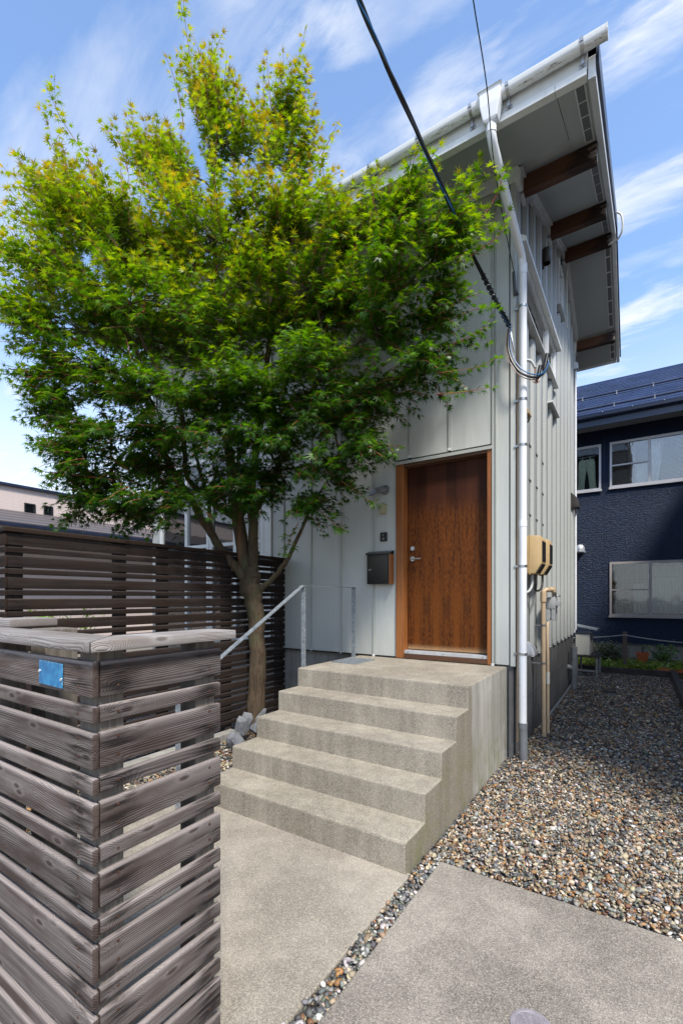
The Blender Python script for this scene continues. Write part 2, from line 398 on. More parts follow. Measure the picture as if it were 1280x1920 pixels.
t = NT('pebble_stone')
at = t.n('ShaderNodeAttribute', attribute_type='GEOMETRY', attribute_name='tone')
c = t.mix(t.rng(t.noise(t.pos(), 140, 4, 0.65), 0.35, 0.75, 0, 0.45), at.outputs['Color'], t.mix(1.0, at.outputs['Color'], (0.55, 0.53, 0.5), 'MULTIPLY'))
MAT['pebble'] = t.pbr(c, 0.62, 0.0, None, 0.4)

# bark
t = NT('bark'); p = t.pos()
f = t.noise(t.map(p, (42, 42, 4.5)), 1.0, 6, 0.75, 0.8)
g = t.noise(p, 6, 4, 0.6)
sp = t.rng(t.noise(p, 70, 4, 0.7), 0.52, 0.7)
c = t.mix(t.rng(f, 0.3, 0.7), (0.045, 0.030, 0.018), (0.115, 0.083, 0.053))
c = t.mix(t.rng(g, 0.48, 0.70, 0, 0.75), c, (0.085, 0.088, 0.046))
c = t.mix(t.rng(t.noise(t.map(p, (11, 11, 0.7)), 1.0, 3), 0.62, 0.72, 0, 0.6), c, (0.22, 0.11, 0.055))
c = t.mix(t.ma('MULTIPLY', sp, 0.6), c, (0.05, 0.042, 0.032))
MAT['bark'] = t.pbr(c, 0.9, 0.0, t.bump(t.ma('ADD', f, t.ma('MULTIPLY', sp, 0.3)), 0.9, 0.012), 0.2)
t = NT('branch_bark'); p = t.pos()
c = t.mix(t.noise(p, 12, 4), (0.035, 0.03, 0.02), (0.09, 0.075, 0.045))
MAT['branch_bark'] = t.pbr(c, 0.85)
t = NT('twig_red'); p = t.pos()
c = t.mix(t.rng(t.noise(p, 6, 4), 0.35, 0.65), (0.30, 0.060, 0.028), (0.20, 0.11, 0.035))
MAT['twig_red'] = t.pbr(c, 0.6)

def leafmat(name, trans=0.45, attr='tone', fixed=None):
    t = NT(name)
    if fixed: col = fixed
    else: col = t.n('ShaderNodeAttribute', attribute_type='GEOMETRY', attribute_name=attr).outputs['Color']
    if fixed:
        col = t.mix(t.rnd(), tuple(q * 0.7 for q in fixed), tuple(q * 1.3 for q in fixed))
    b = t.n('ShaderNodeBsdfPrincipled'); t.put(b.inputs['Base Color'], col); t.put(b.inputs['Roughness'], 0.42); t.put(b.inputs['Specular IOR Level'], 0.4)
    tl = t.n('ShaderNodeBsdfTranslucent'); t.put(tl.inputs['Color'], t.mix(1.0, col, (2.5, 2.2, 0.6), 'MULTIPLY'))
    m = t.n('ShaderNodeMixShader'); t.put(m.inputs[0], trans)
    t.t.links.new(b.outputs[0], m.inputs[1]); t.t.links.new(tl.outputs[0], m.inputs[2]); t.t.links.new(m.outputs[0], t.out.inputs['Surface'])
    MAT[name] = t.m
leafmat('maple_leaf', 0.44)
leafmat('plant_leaf', 0.3)

# far houses
t = NT('blue_siding'); p = t.pos(); s = t.sep(p)
br = t.n('ShaderNodeTexBrick'); t.put(br.inputs['Vector'], t.comb(s[0], s[2], 0.0))
t.put(br.inputs['Scale'], 1.0); t.put(br.inputs['Brick Width'], 0.21); t.put(br.inputs['Row Height'], 0.062); t.put(br.inputs['Mortar Size'], 0.006)
rough = t.noise(t.map(p, (26, 26, 40)), 1.0, 5, 0.7)
h = t.ma('ADD', t.ma('MULTIPLY', br.outputs['Fac'], -1.2), t.ma('MULTIPLY', rough, 1.6))
c = t.mix(t.rng(rough, 0.3, 0.75), (0.002, 0.011, 0.036), (0.006, 0.027, 0.080))
c = t.mix(t.ma('MULTIPLY', br.outputs['Fac'], 0.7), c, (0.001, 0.004, 0.010))
MAT['blue_siding'] = t.pbr(c, 0.42, 0.0, t.bump(h, 1.0, 0.02), 0.35)
painted('blue_roof', (0.022, 0.038, 0.095), 0.25, 0.25, 1.2, metal=0.3)
painted('blue_eave', (0.03, 0.045, 0.08), 0.4, 0.1)
painted('grey_soffit', (0.26, 0.26, 0.27), 0.7, 0.05)
t = NT('pink_tile'); p = t.pos(); s = t.sep(p)
br = t.n('ShaderNodeTexBrick'); t.put(br.inputs['Vector'], t.comb(s[1], s[2], 0.0))
t.put(br.inputs['Scale'], 1.0); t.put(br.inputs['Brick Width'], 0.3); t.put(br.inputs['Row Height'], 0.065); t.put(br.inputs['Mortar Size'], 0.006)
c = t.mix(br.outputs['Fac'], t.mix(t.noise(p, 3, 4), (0.50, 0.41, 0.37), (0.57, 0.47, 0.425)), (0.46, 0.38, 0.345))
MAT['pink_tile'] = t.pbr(c, 0.8)
t = NT('dark_tile_roof'); p = t.pos(); s = t.sep(p)
w = t.ma('SINE', t.ma('MULTIPLY', s[0], 26.0))
c = t.mix(t.rng(w, -1, 1), (0.05, 0.042, 0.045), (0.105, 0.09, 0.09))
MAT['dark_tile_roof'] = t.pbr(c, 0.6)
t = NT('enamel_blue'); p = t.obj(); s = t.sep(p)
nz = t.noise(p, 26, 5, 0.6)
c = t.mix(t.rng(nz, 0.3, 0.7), (0.010, 0.105, 0.26), (0.035, 0.22, 0.42))
ed = t.ma('MAXIMUM', t.rng(t.ma('ABSOLUTE', s[0]), 0.064, 0.072), t.rng(t.ma('ABSOLUTE', s[2]), 0.029, 0.036))
c = t.mix(t.ma('MULTIPLY', ed, t.rng(t.noise(p, 60, 4), 0.45, 0.75, 0, 0.8)), c, (0.25, 0.42, 0.52))
MAT['enamel_blue'] = t.pbr(c, 0.18)
t = NT('ground_soil'); p = t.pos()
MAT['ground_soil'] = t.pbr(t.mix(t.noise(p, 3, 6), (0.10, 0.095, 0.085), (0.19, 0.18, 0.16)), 0.95)
t = NT('box_metal'); p = t.pos()
c = t.mix(t.noise(p, 9, 4), (0.020, 0.019, 0.017), (0.038, 0.035, 0.031))
MAT['box_metal'] = t.pbr(c, 0.22, 0.6)
# ------------------------------------------------------------------ geometry helpers
class MB:
    def __init__(s): s.v = []; s.f = []
    def add(s, vs, fs):
        k = len(s.v); s.v += [tuple(map(float, q)) for q in vs]; s.f += [tuple(i + k for i in f) for f in fs]; return s
    def hexa(s, p):      # bottom 4 ccw, top 4 ccw
        return s.add(p, [(3, 2, 1, 0), (4, 5, 6, 7), (0, 1, 5, 4), (1, 2, 6, 5), (2, 3, 7, 6), (3, 0, 4, 7)])
    def box(s, x0, x1, y0, y1, z0, z1):
        return s.hexa([(x0, y0, z0), (x1, y0, z0), (x1, y1, z0), (x0, y1, z0), (x0, y0, z1), (x1, y0, z1), (x1, y1, z1), (x0, y1, z1)])
    def prism(s, poly, axis, a, b):
        n = len(poly)
        def P(q, w): return {'x': (w, q[0], q[1]), 'y': (q[0], w, q[1]), 'z': (q[0], q[1], w)}[axis]
        vs = [P(q, a) for q in poly] + [P(q, b) for q in poly]
        fs = [tuple(range(n - 1, -1, -1)), tuple(range(n, 2 * n))] + [(i, (i + 1) % n, n + (i + 1) % n, n + i) for i in range(n)]
        return s.add(vs, fs)
    def tube(s, pts, rad, n=8, cap=True):
        pts = [Vector(p) for p in pts]; m = len(pts)
        if not hasattr(rad, '__len__'): rad = [rad] * m
        up = Vector((0.31, 0.17, 0.93)); rings = []
        prev = None
        for i, p in enumerate(pts):
            d = (pts[min(i + 1, m - 1)] - pts[max(i - 1, 0)])
            if d.length < 1e-9: d = Vector((0, 0, 1))
            d.normalize()
            if prev is None:
                a = d.cross(Vector((1, 0, 0)) if abs(d.x) < 0.8 else Vector((0, 1, 0))).normalized()
            else:
                a = (prev - d * prev.dot(d))
                a = a.normalized() if a.length > 1e-6 else d.orthogonal().normalized()
            prev = a; b = d.cross(a)
            rings.append([p + (a * math.cos(2 * math.pi * k / n) + b * math.sin(2 * math.pi * k / n)) * rad[i] for k in range(n)])
        vs = [q for r in rings for q in r]; fs = []
        for i in range(m - 1):
            for k in range(n):
                fs.append((i * n + k, i * n + (k + 1) % n, (i + 1) * n + (k + 1) % n, (i + 1) * n + k))
        if cap: fs += [tuple(range(n - 1, -1, -1)), tuple(range((m - 1) * n, m * n))]
        return s.add(vs, fs)
    def lathe(s, prof, c, n=20, cap=True):   # profile (r, z) about a vertical axis
        vs = []; fs = []; m = len(prof)
        for r, z in prof:
            for k in range(n):
                a = 2 * math.pi * k / n; vs.append((c[0] + r * math.cos(a), c[1] + r * math.sin(a), c[2] + z))
        for i in range(m - 1):
            for k in range(n): fs.append((i * n + k, i * n + (k + 1) % n, (i + 1) * n + (k + 1) % n, (i + 1) * n + k))
        if cap: fs += [tuple(range(n - 1, -1, -1)), tuple(range((m - 1) * n, m * n))]
        return s.add(vs, fs)
    def mesh(s, name, mat, origin=(0, 0, 0), smooth=False, bevel=0.0, seg=2):
        me = bpy.data.meshes.new(name)
        o = Vector(origin)
        me.from_pydata([tuple(Vector(q) - o) for q in s.v], [], s.f)
        if bevel > 0:
            bm = bmesh.new(); bm.from_mesh(me)
            es = [e for e in bm.edges if len(e.link_faces) == 2 and e.calc_face_angle(0) > 0.5]
            bmesh.ops.bevel(bm, geom=es, offset=bevel, segments=seg, affect='EDGES', profile=0.6, clamp_overlap=True)
            bm.to_mesh(me); bm.free()
        me.update()
        if mat: me.materials.append(MAT[mat])
        if smooth:
            me.polygons.foreach_set('use_smooth', [True] * len(me.polygons))
            try: me.set_sharp_from_angle(angle=R(38))
            except Exception: pass
        return me

WLOC = {}
def wloc(o): return WLOC.get(o.name, Vector((0, 0, 0)))
def tag(o, label=None, cat=None, group=None, kind=None):
    if label: o['label'] = label
    if cat: o['category'] = cat
    if group: o['group'] = group
    if kind: o['kind'] = kind
    return o
def link(name, me, loc=(0, 0, 0), parent=None, rot=(0, 0, 0)):
    o = bpy.data.objects.new(name, me); COL.objects.link(o)
    w = Vector(loc)
    if parent is not None:
        o.parent = parent; o.location = w - wloc(parent)
    else: o.location = w
    o.rotation_euler = rot
    WLOC[o.name] = w
    return o
def build(name, mb, mat, parent=None, origin=None, smooth=False, bevel=0.0, seg=2):
    if origin is None: origin = wloc(parent) if parent is not None else (0, 0, 0)
    return link(name, mb.mesh(name, mat, origin, smooth, bevel, seg), origin, parent)
def thing(name, label, cat, loc, group=None):
    return tag(link(name, None, loc), label, cat, group)
def bx(*a): return MB().box(*a)

_slat_cache = {}
def slat(name, parent, L, th, h, loc, rotz, mat, na=-9.0, nb=-9.0, bev=0.005, tilt=0.0):
    key = (round(L, 3), th, round(h, 3), mat, bev)
    if key not in _slat_cache:
        _slat_cache[key] = bx(0, L, -th / 2, th / 2, 0, h).mesh(name, mat, (0, 0, 0), True, bev, 2)
    o = link(name, _slat_cache[key], loc, parent, (0, tilt, rotz))
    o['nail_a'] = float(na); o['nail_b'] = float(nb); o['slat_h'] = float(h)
    return o

# ------------------------------------------------------------------ ground
g = MB(); g.add([(-400, -400, -0.045), (400, -400, -0.045), (400, 400, -0.045), (-400, 400, -0.045)], [(0, 1, 2, 3)])
tag(build('ground', g, 'ground_soil'), kind='structure')
g = MB()
g.add([(-9, -6, -0.02), (5, -6, -0.02), (5, 11.30, -0.02), (-9, 11.30, -0.02)], [(0, 1, 2, 3)])
tag(build('gravel_ground', g, 'gravel_bed'), kind='structure')
tag(build('concrete_path', bx(-3.22, -1.108, -4.0, 2.43, -0.15, 0.0), 'slab_concrete', bevel=0.008), kind='structure')
tag(build('concrete_driveway', bx(-1.012, 4.2, -4.0, 2.64, -0.15, 0.002), 'driveway_concrete', bevel=0.008), kind='structure')

# pebbles as one mesh: real flattened stones, coloured stone by stone
def pebble_mesh(name, pts, size, pal, wts):
    bm = bmesh.new(); bmesh.ops.create_icosphere(bm, subdivisions=1, radius=1.0)
    bv = np.array([v.co[:] for v in bm.verts]); bf = np.array([[v.index for v in f.verts] for f in bm.faces]); bm.free()
    nv, nf = len(bv), len(bf); n = len(pts)
    tmpl = np.stack([bv * (1 + RNG.uniform(-0.22, 0.22, (nv, 1))) for _ in range(12)])
    k = RNG.integers(0, 12, n)
    V = tmpl[k].copy()
    sc = np.stack([RNG.uniform(0.75, 1.35, n), RNG.uniform(0.55, 0.95, n), RNG.uniform(0.30, 0.55, n)], 1) * size[:, None]
    V *= sc[:, None, :]
    a = RNG.uniform(0, 2 * np.pi, n); b = RNG.normal(0, 0.42, n); cg = RNG.normal(0, 0.35, n)
    def rot(V, ang, i, j):
        c, s = np.cos(ang)[:, None], np.sin(ang)[:, None]
        x = V[:, :, i] * c - V[:, :, j] * s; y = V[:, :, i] * s + V[:, :, j] * c
        V[:, :, i] = x; V[:, :, j] = y
    rot(V, b, 1, 2); rot(V, cg, 0, 2); rot(V, a, 0, 1)
    V += pts[:, None, :]
    F = (bf[None] + (np.arange(n) * nv)[:, None, None]).reshape(-1, 3)
    me = bpy.data.meshes.new(name)
    me.vertices.add(n * nv); me.vertices.foreach_set('co', V.reshape(-1).astype(np.float32))
    me.loops.add(len(F) * 3); me.loops.foreach_set('vertex_index', F.reshape(-1).astype(np.int32))
    me.polygons.add(len(F)); me.polygons.foreach_set('loop_start', (np.arange(len(F)) * 3).astype(np.int32))
    me.polygons.foreach_set('use_smooth', np.ones(len(F), bool))
    me.update(calc_edges=True)
    pal = np.array(pal)
    ci = np.array([RNG.choice(len(pal), p=w) for w in wts]) if wts.ndim == 2 else RNG.choice(len(pal), n, p=wts)
    col = pal[ci] * RNG.uniform(0.62, 1.10, (n, 1)) * RNG.uniform(0.93, 1.07, (n, 3))
    col = np.concatenate([col, np.ones((n, 1))], 1)
    at = me.color_attributes.new('tone', 'FLOAT_COLOR', 'POINT')
    at.data.foreach_set('color', np.repeat(col, nv, 0).reshape(-1).astype(np.float32))
    me.materials.append(MAT['pebble'])
    return me
PAL = [(0.112, 0.110, 0.108), (0.048, 0.045, 0.043), (0.27, 0.265, 0.25), (0.47, 0.38, 0.265), (0.36, 0.19, 0.075), (0.17, 0.085, 0.045), (0.64, 0.60, 0.54), (0.16, 0.17, 0.135), (0.28, 0.20, 0.12), (0.165, 0.165, 0.165)]
W_NEAR = np.array([0.12, 0.07, 0.13, 0.21, 0.085, 0.085, 0.075, 0.05, 0.15, 0.03]); W_NEAR /= W_NEAR.sum()
W_FAR = np.array([0.20, 0.16, 0.11, 0.10, 0.035, 0.10, 0.02, 0.05, 0.14, 0.09]); W_FAR /= W_FAR.sum()
W_STRIP = np.array([0.26, 0.07, 0.21, 0.12, 0.03, 0.04, 0.08, 0.06, 0.08, 0.09]); W_STRIP /= W_STRIP.sum()
def scatter(x0, x1, y0, y1, n, zlo, zhi):
    return np.stack([RNG.uniform(x0, x1, n), RNG.uniform(y0, y1, n), RNG.uniform(zlo, zhi, n)], 1)
P = []; S = []
def lay(x0, x1, y0, y1, dens, s0, s1, zlo=-0.018, zhi=0.006):
    n = int((x1 - x0) * (y1 - y0) * dens)
    p = scatter(x0, x1, y0, y1, n, zlo, zhi)
    P.append(p); S.append(np.exp(RNG.normal(0, 0.26, n)) * RNG.uniform(s0, s1, n))
lay(-1.10, 1.6, 2.655, 4.2, 5400, 0.0098, 0.0148)
lay(-1.06, 1.4, 4.2, 6.4, 3300, 0.0120, 0.0165)
lay(-1.06, 1.3, 6.4, 11.15, 1800, 0.0150, 0.0190)
lay(-1.105, -1.015, 1.0, 2.68, 5200, 0.0115, 0.0165, -0.022, 0.004)
P = np.concatenate(P); S = np.concatenate(S)
far = np.clip((P[:, 1] - 2.9) / 3.6, 0, 1) ** 0.8
wts = W_NEAR[None] * (1 - far[:, None]) + W_FAR[None] * far[:, None]
strip = (P[:, 0] < -1.012) & (P[:, 1] < 2.62)
wts[strip] = W_STRIP
tag(link('gravel', pebble_mesh('gravel', P, S, PAL, wts)), kind='stuff')
P = []; S = []
lay(-4.0, -3.23, 0.9, 4.7, 1700, 0.0125, 0.0175)
lay(-3.23, -2.86, 2.40, 4.75, 1900, 0.0125, 0.0175)
P = np.concatenate(P); S = np.concatenate(S)
tag(link('garden_gravel', pebble_mesh('garden_gravel', P, S, PAL, W_NEAR)), kind='stuff')

# ------------------------------------------------------------------ steps
XL, XS, YN, TR, RI = -2.851, -1.128, 3.560, 0.2899, 0.18
st = thing('concrete_stairs', 'washed grey concrete front steps rising to the landing at the wooden door', 'steps', (-2.0, 2.4, 0))
for k in range(1, 5):
    y = YN - (5 - k) * TR
    build('step', bx(XL, XS - 0.002, y, y + TR + 0.02, -0.05 if k == 1 else (k - 1) * RI - 0.02, k * RI), 'step_concrete', st, bevel=0.012)
build('landing', bx(XL, XS - 0.002, YN, 4.76, 4 * RI - 0.02, 5 * RI), 'step_concrete', st, bevel=0.012)
poly = [(YN - 4 * TR + 0.004, -0.05)]
for k in range(1, 6):
    y = YN - (5 - k) * TR + 0.004
    poly += [(y, k * RI - 0.006)] if k == 1 else [(y, (k - 1) * RI - 0.006), (y, k * RI - 0.006)]
poly += [(4.775, 5 * RI - 0.006), (4.775, -0.05)]
build('side_face', MB().prism(poly, 'x', XS - 0.012, XS), 'side_concrete', st)
build('inner_core', MB().prism([(a + 0.03, b - 0.03) for a, b in poly[:-2]] + [(4.74, 0.86), (4.74, -0.05)], 'x', XL + 0.01, XS - 0.02), 'foundation_light', st)

# ------------------------------------------------------------------ house
YF, XC, YB = 4.789, -1.044, 9.74
RIDGE = 8.2
def SZ(y): return 5.575 + 0.39 * (y - 3.92) if y <= RIDGE else 5.575 + 0.39 * (RIDGE - 3.92) - 0.45 * (y - RIDGE)
def XR(y): return -0.28 - 0.0083 * (y - 3.95)
YE, YBE, XLE = 3.92, 10.42, -7.15
house = thing('house', 'tall white metal clad house with a brown wooden door and a wide eave', 'house', (-4.0, 4.789, 0))
H = house
XE = -6.95
# solid core behind the cladding
core = MB().prism([(4.93, 0.02), (YB - 0.06, 0.02), (YB - 0.06, SZ(YB) - 0.02), (RIDGE, SZ(RIDGE) - 0.02), (4.93, SZ(4.93) - 0.02)], 'x', XE + 0.06, XC - 0.07)
build('inner_wall', core, 'dark_room', H)
fd = MB().box(XE, XC - 0.035, 4.835, 4.925, -0.1, 0.955)
build('front_foundation', fd, 'foundation_light', H)
build('side_foundation', bx(XC - 0.069, XC - 0.024, 4.80, YB - 0.03, -0.1, 1.0), 'foundation', H)
for y in (6.1, 7.4, 8.7):
    build('foundation_joint', bx(XC - 0.026, XC - 0.0225, y, y + 0.006, 0.0, 0.94), 'rubber', H)
build('foundation_joint', bx(XC - 0.026, XC - 0.0227, 4.82, YB - 0.04, 0.47, 0.474), 'rubber', H)

DL, DR, DT = -2.371, -1.282, 3.178
seams = [-1.267 - 0.4665 * k for k in range(7)]
edges = [XC - 0.052] + seams + [-4.285]
ZB, ZT = 0.915, SZ(YF) - 0.005
for i in range(len(edges) - 1):
    b, a = edges[i] - 0.012, edges[i + 1] + 0.012
    m = MB()
    y0, y1 = YF, YF + 0.03
    zb = ZB if a > XL - 0.2 else ZB
    if a < DR and b > DL:
        m.box(max(a, DL) if a < DL else a, b if b < DR else DR, y0, y1, DT + 0.012, ZT)
        if a < DL:
            m.v = []; m.f = []
            m.box(a, DL - 0.004, y0, y1, zb, DT + 0.012); m.box(a, b, y0, y1, DT + 0.012, ZT)
    else:
        m.box(a, b, y0, y1, zb, ZT)
    pn = build('wall_panel', m, 'cladding', H)
for x in seams:
    if DL < x < DR: z0 = DT + 0.03
    else: z0 = ZB - 0.006
    sm = build('seam_cover', MB().box(x - 0.010, x + 0.010, YF - 0.016, YF + 0.028, z0, ZT), 'seam', H, bevel=0.003)
    build('seam_end', bx(x - 0.013, x + 0.013, YF - 0.019, YF - 0.002, z0 - 0.012, z0 + 0.012), 'trim_white', sm)
build('seam_cover', bx(-1.242, -1.230, YF - 0.012, YF + 0.028, ZB, ZT), 'seam', H, bevel=0.003)
build('corner_trim', MB().box(XC - 0.05, XC, YF - 0.014, YF + 0.05, 0.905, ZT), 'cladding', H, bevel=0.004)
build('base_flashing', bx(-4.285, XL - 0.004, YF - 0.02, YF + 0.03, ZB - 0.014, ZB - 0.002), 'steel_dark', H)
build('window_corner_trim', bx(-4.42, -4.287, YF - 0.025, YF + 0.04, ZB, ZT), 'trim_white', H, bevel=0.004)
# garden side glazing, mostly behind the maple
wz0, wz1 = 0.98, 3.75
def wall_window(xa, xb, z0, z1, bars=(), rails=()):
    w = build('window', MB().box(xa, xa + 0.06, YF - 0.02, YF + 0.05, z0, z1).box(xb - 0.06, xb, YF - 0.02, YF + 0.05, z0, z1)
              .box(xa + 0.06, xb - 0.06, YF - 0.02, YF + 0.05, z0, z0 + 0.06).box(xa + 0.06, xb - 0.06, YF - 0.02, YF + 0.05, z1 - 0.06, z1), 'trim_white', H)
    for x in bars: build('window_bar', bx(x - 0.03, x + 0.03, YF - 0.022, YF + 0.048, z0 + 0.06, z1 - 0.06), 'trim_white', w)
    for z in rails: build('window_rail', bx(xa + 0.06, xb - 0.06, YF - 0.016, YF + 0.04, z - 0.025, z + 0.025), 'trim_white', w)
    build('window_pane', bx(xa + 0.06, xb - 0.06, YF + 0.012, YF + 0.018, z0 + 0.06, z1 - 0.06), 'glass', w)
    return w
wall_window(-5.55, -4.43, wz0, wz1, (-5.0,), (2.4,))
wall_window(-6.78, -5.56, wz0, wz1, (-6.1,), (2.4,))
build('wall_panel', bx(-6.9, -4.43, YF, YF + 0.03, wz1 + 0.01, ZT), 'cladding', H)
build('wall_panel', bx(-6.9, -4.43, YF, YF + 0.03, ZB, wz0 - 0.01), 'cladding', H)
build('corner_post', bx(-6.98, -6.79, YF - 0.02, YF + 0.05, 0.3, ZT), 'rib_cladding', H, bevel=0.004)
build('frieze_board', MB().box(XE, XC + 0.035, YF - 0.045, YF - 0.018, ZT - 0.15, SZ(YF - 0.045) - 0.003), 'trim_white', H, bevel=0.003)
build('frieze_end', bx(XC + 0.0, XC + 0.05, YF - 0.03, YF + 0.08, ZT - 0.19, ZT - 0.03), 'trim_white', H, bevel=0.004)

# door
door = link('door', None, (-1.83, YF, 0.9), H)
YD = 4.868
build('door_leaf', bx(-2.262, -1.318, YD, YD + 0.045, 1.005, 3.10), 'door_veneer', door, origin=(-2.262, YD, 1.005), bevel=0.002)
build('door_jamb', bx(-2.366, -2.270, YF - 0.022, YD + 0.05, 0.903, 3.135), 'jamb_wood', door, origin=(-2.366, YF, 0.9), bevel=0.004)
build('door_jamb', bx(-1.322, -1.284, YF - 0.022, YD + 0.05, 0.903, 3.135), 'jamb_wood', door, origin=(-1.322, YF, 0.9), bevel=0.004)
build('door_head', bx(-2.268, -1.324, YF - 0.020, YD + 0.05, 3.096, 3.133), 'sill_wood', door, origin=(-2.27, YF, 3.09), bevel=0.003)
build('door_flashing', MB().box(-2.385, -1.270, YF - 0.034, YF + 0.02, 3.139, 3.163).box(-2.385, -1.270, YF - 0.036, YF - 0.030, 3.128, 3.138), 'seam', door)
th = build('threshold', bx(-2.268, -1.324, YF - 0.004, YD + 0.05, 0.957, 0.995), 'aluminium', door, bevel=0.003)
for x in (-2.22, -1.80, -1.37):
    build('screw', MB().lathe([(0.006, 0), (0.006, 0.004)], (0, 0, 0), 8), 'steel_dark', door, origin=(0, 0, 0)).location = Vector((x, YF - 0.008, 0.976)) - wloc(door)
build('wood_sill', bx(-2.268, -1.324, YF - 0.012, YD + 0.05, 0.902, 0.955), 'sill_wood', door, origin=(-2.268, YF, 0.9), bevel=0.003)
hd = MB()
hd.tube([(-2.196, YD - 0.014, 2.045), (-2.196, YD + 0.002, 2.045)], 0.027, 18)
hd.tube([(-2.196, YD - 0.05, 2.045), (-2.196, YD - 0.01, 2.045)], 0.011, 12)
hd.tube([(-2.206, YD - 0.05, 2.045), (-2.08, YD - 0.05, 2.043)], [0.011, 0.009], 12)
build('door_handle', hd, 'steel', door, smooth=True)
lk = MB()
lk.tube([(-2.196, YD - 0.018, 2.165), (-2.196, YD + 0.002, 2.165)], [0.024, 0.028], 18)
lk.tube([(-2.196, YD - 0.022, 2.165), (-2.196, YD - 0.016, 2.165)], 0.012, 12)
build('door_lock', lk, 'steel', door, smooth=True)

# roof
def roof_slab(x0, x1, lo, hi, ya=YE - 0.02, yb=YBE):
    m = MB()
    for (a, b) in ((ya, RIDGE), (RIDGE, yb)):
        xa0 = x0; 
        x1a = XR(a) + x1 if x1 is not None else 0; x1b = XR(b) + x1 if x1 is not None else 0
        m.hexa([(xa0, a, SZ(a) + lo), (x1a, a, SZ(a) + lo), (x1b, b, SZ(b) + lo), (xa0, b, SZ(b) + lo),
                (xa0, a, SZ(a) + hi), (x1a, a, SZ(a) + hi), (x1b, b, SZ(b) + hi), (xa0, b, SZ(b) + hi)])
    return m
roof = build('roof', roof_slab(XLE, 0.02, 0.22, 0.255), 'navy_metal', H)
build('roof_deck', roof_slab(XLE + 0.02, -0.055, 0.03, 0.215), 'fascia', H)
def rake(m, xin, xout, lo, hi, ya, yb):
    a, b = ya, yb
    m.hexa([(XR(a) + xin, a, SZ(a) + lo), (XR(a) + xout, a, SZ(a) + lo), (XR(b) + xout, b, SZ(b) + lo), (XR(b) + xin, b, SZ(b) + lo),
            (XR(a) + xin, a, SZ(a) + hi), (XR(a) + xout, a, SZ(a) + hi), (XR(b) + xout, b, SZ(b) + hi), (XR(b) + xin, b, SZ(b) + hi)])
    return m
m = rake(MB(), -0.05, 0.0, -0.045, 0.12, YE, RIDGE); rake(m, -0.05, 0.0, -0.045, 0.12, RIDGE, YBE)
build('bargeboard', m, 'trim_white', H)
m = rake(MB(), 0.003, 0.022, 0.05, 0.215, YE, RIDGE); rake(m, 0.003, 0.022, 0.05, 0.215, RIDGE, YBE)
build('rake_flashing', m, 'navy_metal', H)
# fascia along the front eave: upper board and lighter lower strip
xs = [XLE + 0.02 + i * 1.7 for i in range(4)] + [XR(YE) - 0.055 - 0.22, XR(YE) - 0.055]
for a, b in zip(xs[:-1], xs[1:]):
    fb = build('fascia_board', bx(a, b - 0.003, YE - 0.022, YE, SZ(YE) + 0.03, SZ(YE) + 0.215), 'fascia', H)
    build('fascia_strip', bx(a, b - 0.003, YE - 0.034, YE + 0.03, SZ(YE) - 0.03, SZ(YE) + 0.027), 'trim_white', fb, bevel=0.003)
build('rear_fascia', bx(XLE + 0.02, XR(YBE) - 0.055, YBE, YBE + 0.025, SZ(YBE) - 0.03, SZ(YBE) + 0.2), 'trim_white', H)
# soffit boards
def soffit_piece(x0, x1, ya, yb, name='soffit_board', mat='soffit', lo=0.0, hi=0.02, par=None):
    m = MB()
    def xx(x, y): return x if x is not None else XR(y) - 0.055
    m.hexa([(xx(x0, ya), ya, SZ(ya) + lo), (xx(x1, ya), ya, SZ(ya) + lo), (xx(x1, yb), yb, SZ(yb) + lo), (xx(x0, yb), yb, SZ(yb) + lo),
            (xx(x0, ya), ya, SZ(ya) + hi), (xx(x1, ya), ya, SZ(ya) + hi), (xx(x1, yb), yb, SZ(yb) + hi), (xx(x0, yb), yb, SZ(yb) + hi)])
    return build(name, m, mat, par or H)
for a, b in ((-7.1, -5.38), (-5.376, -3.56), (-3.556, -1.72), (-1.716, -0.56)):
    s_ = soffit_piece(a, b, YE + 0.032, YF - 0.02)
    for q in range(2):
        w = (b - a) / 2
        soffit_piece(a + q * w + 0.04, a + (q + 1) * w - 0.04, YE + 0.060, YE + 0.092, 'soffit_vent', 'vent_mesh', -0.003, -0.0002, s_)
rb = MB()
beams_y = [5.06, 6.76, 8.16, 9.80]
def beam_at(y): return (y - 0.05, y + 0.05)
spans = [(YE + 0.032, 5.0), (5.12, 6.70), (6.82, 8.10), (8.22, 9.74), (9.86, YBE - 0.02)]
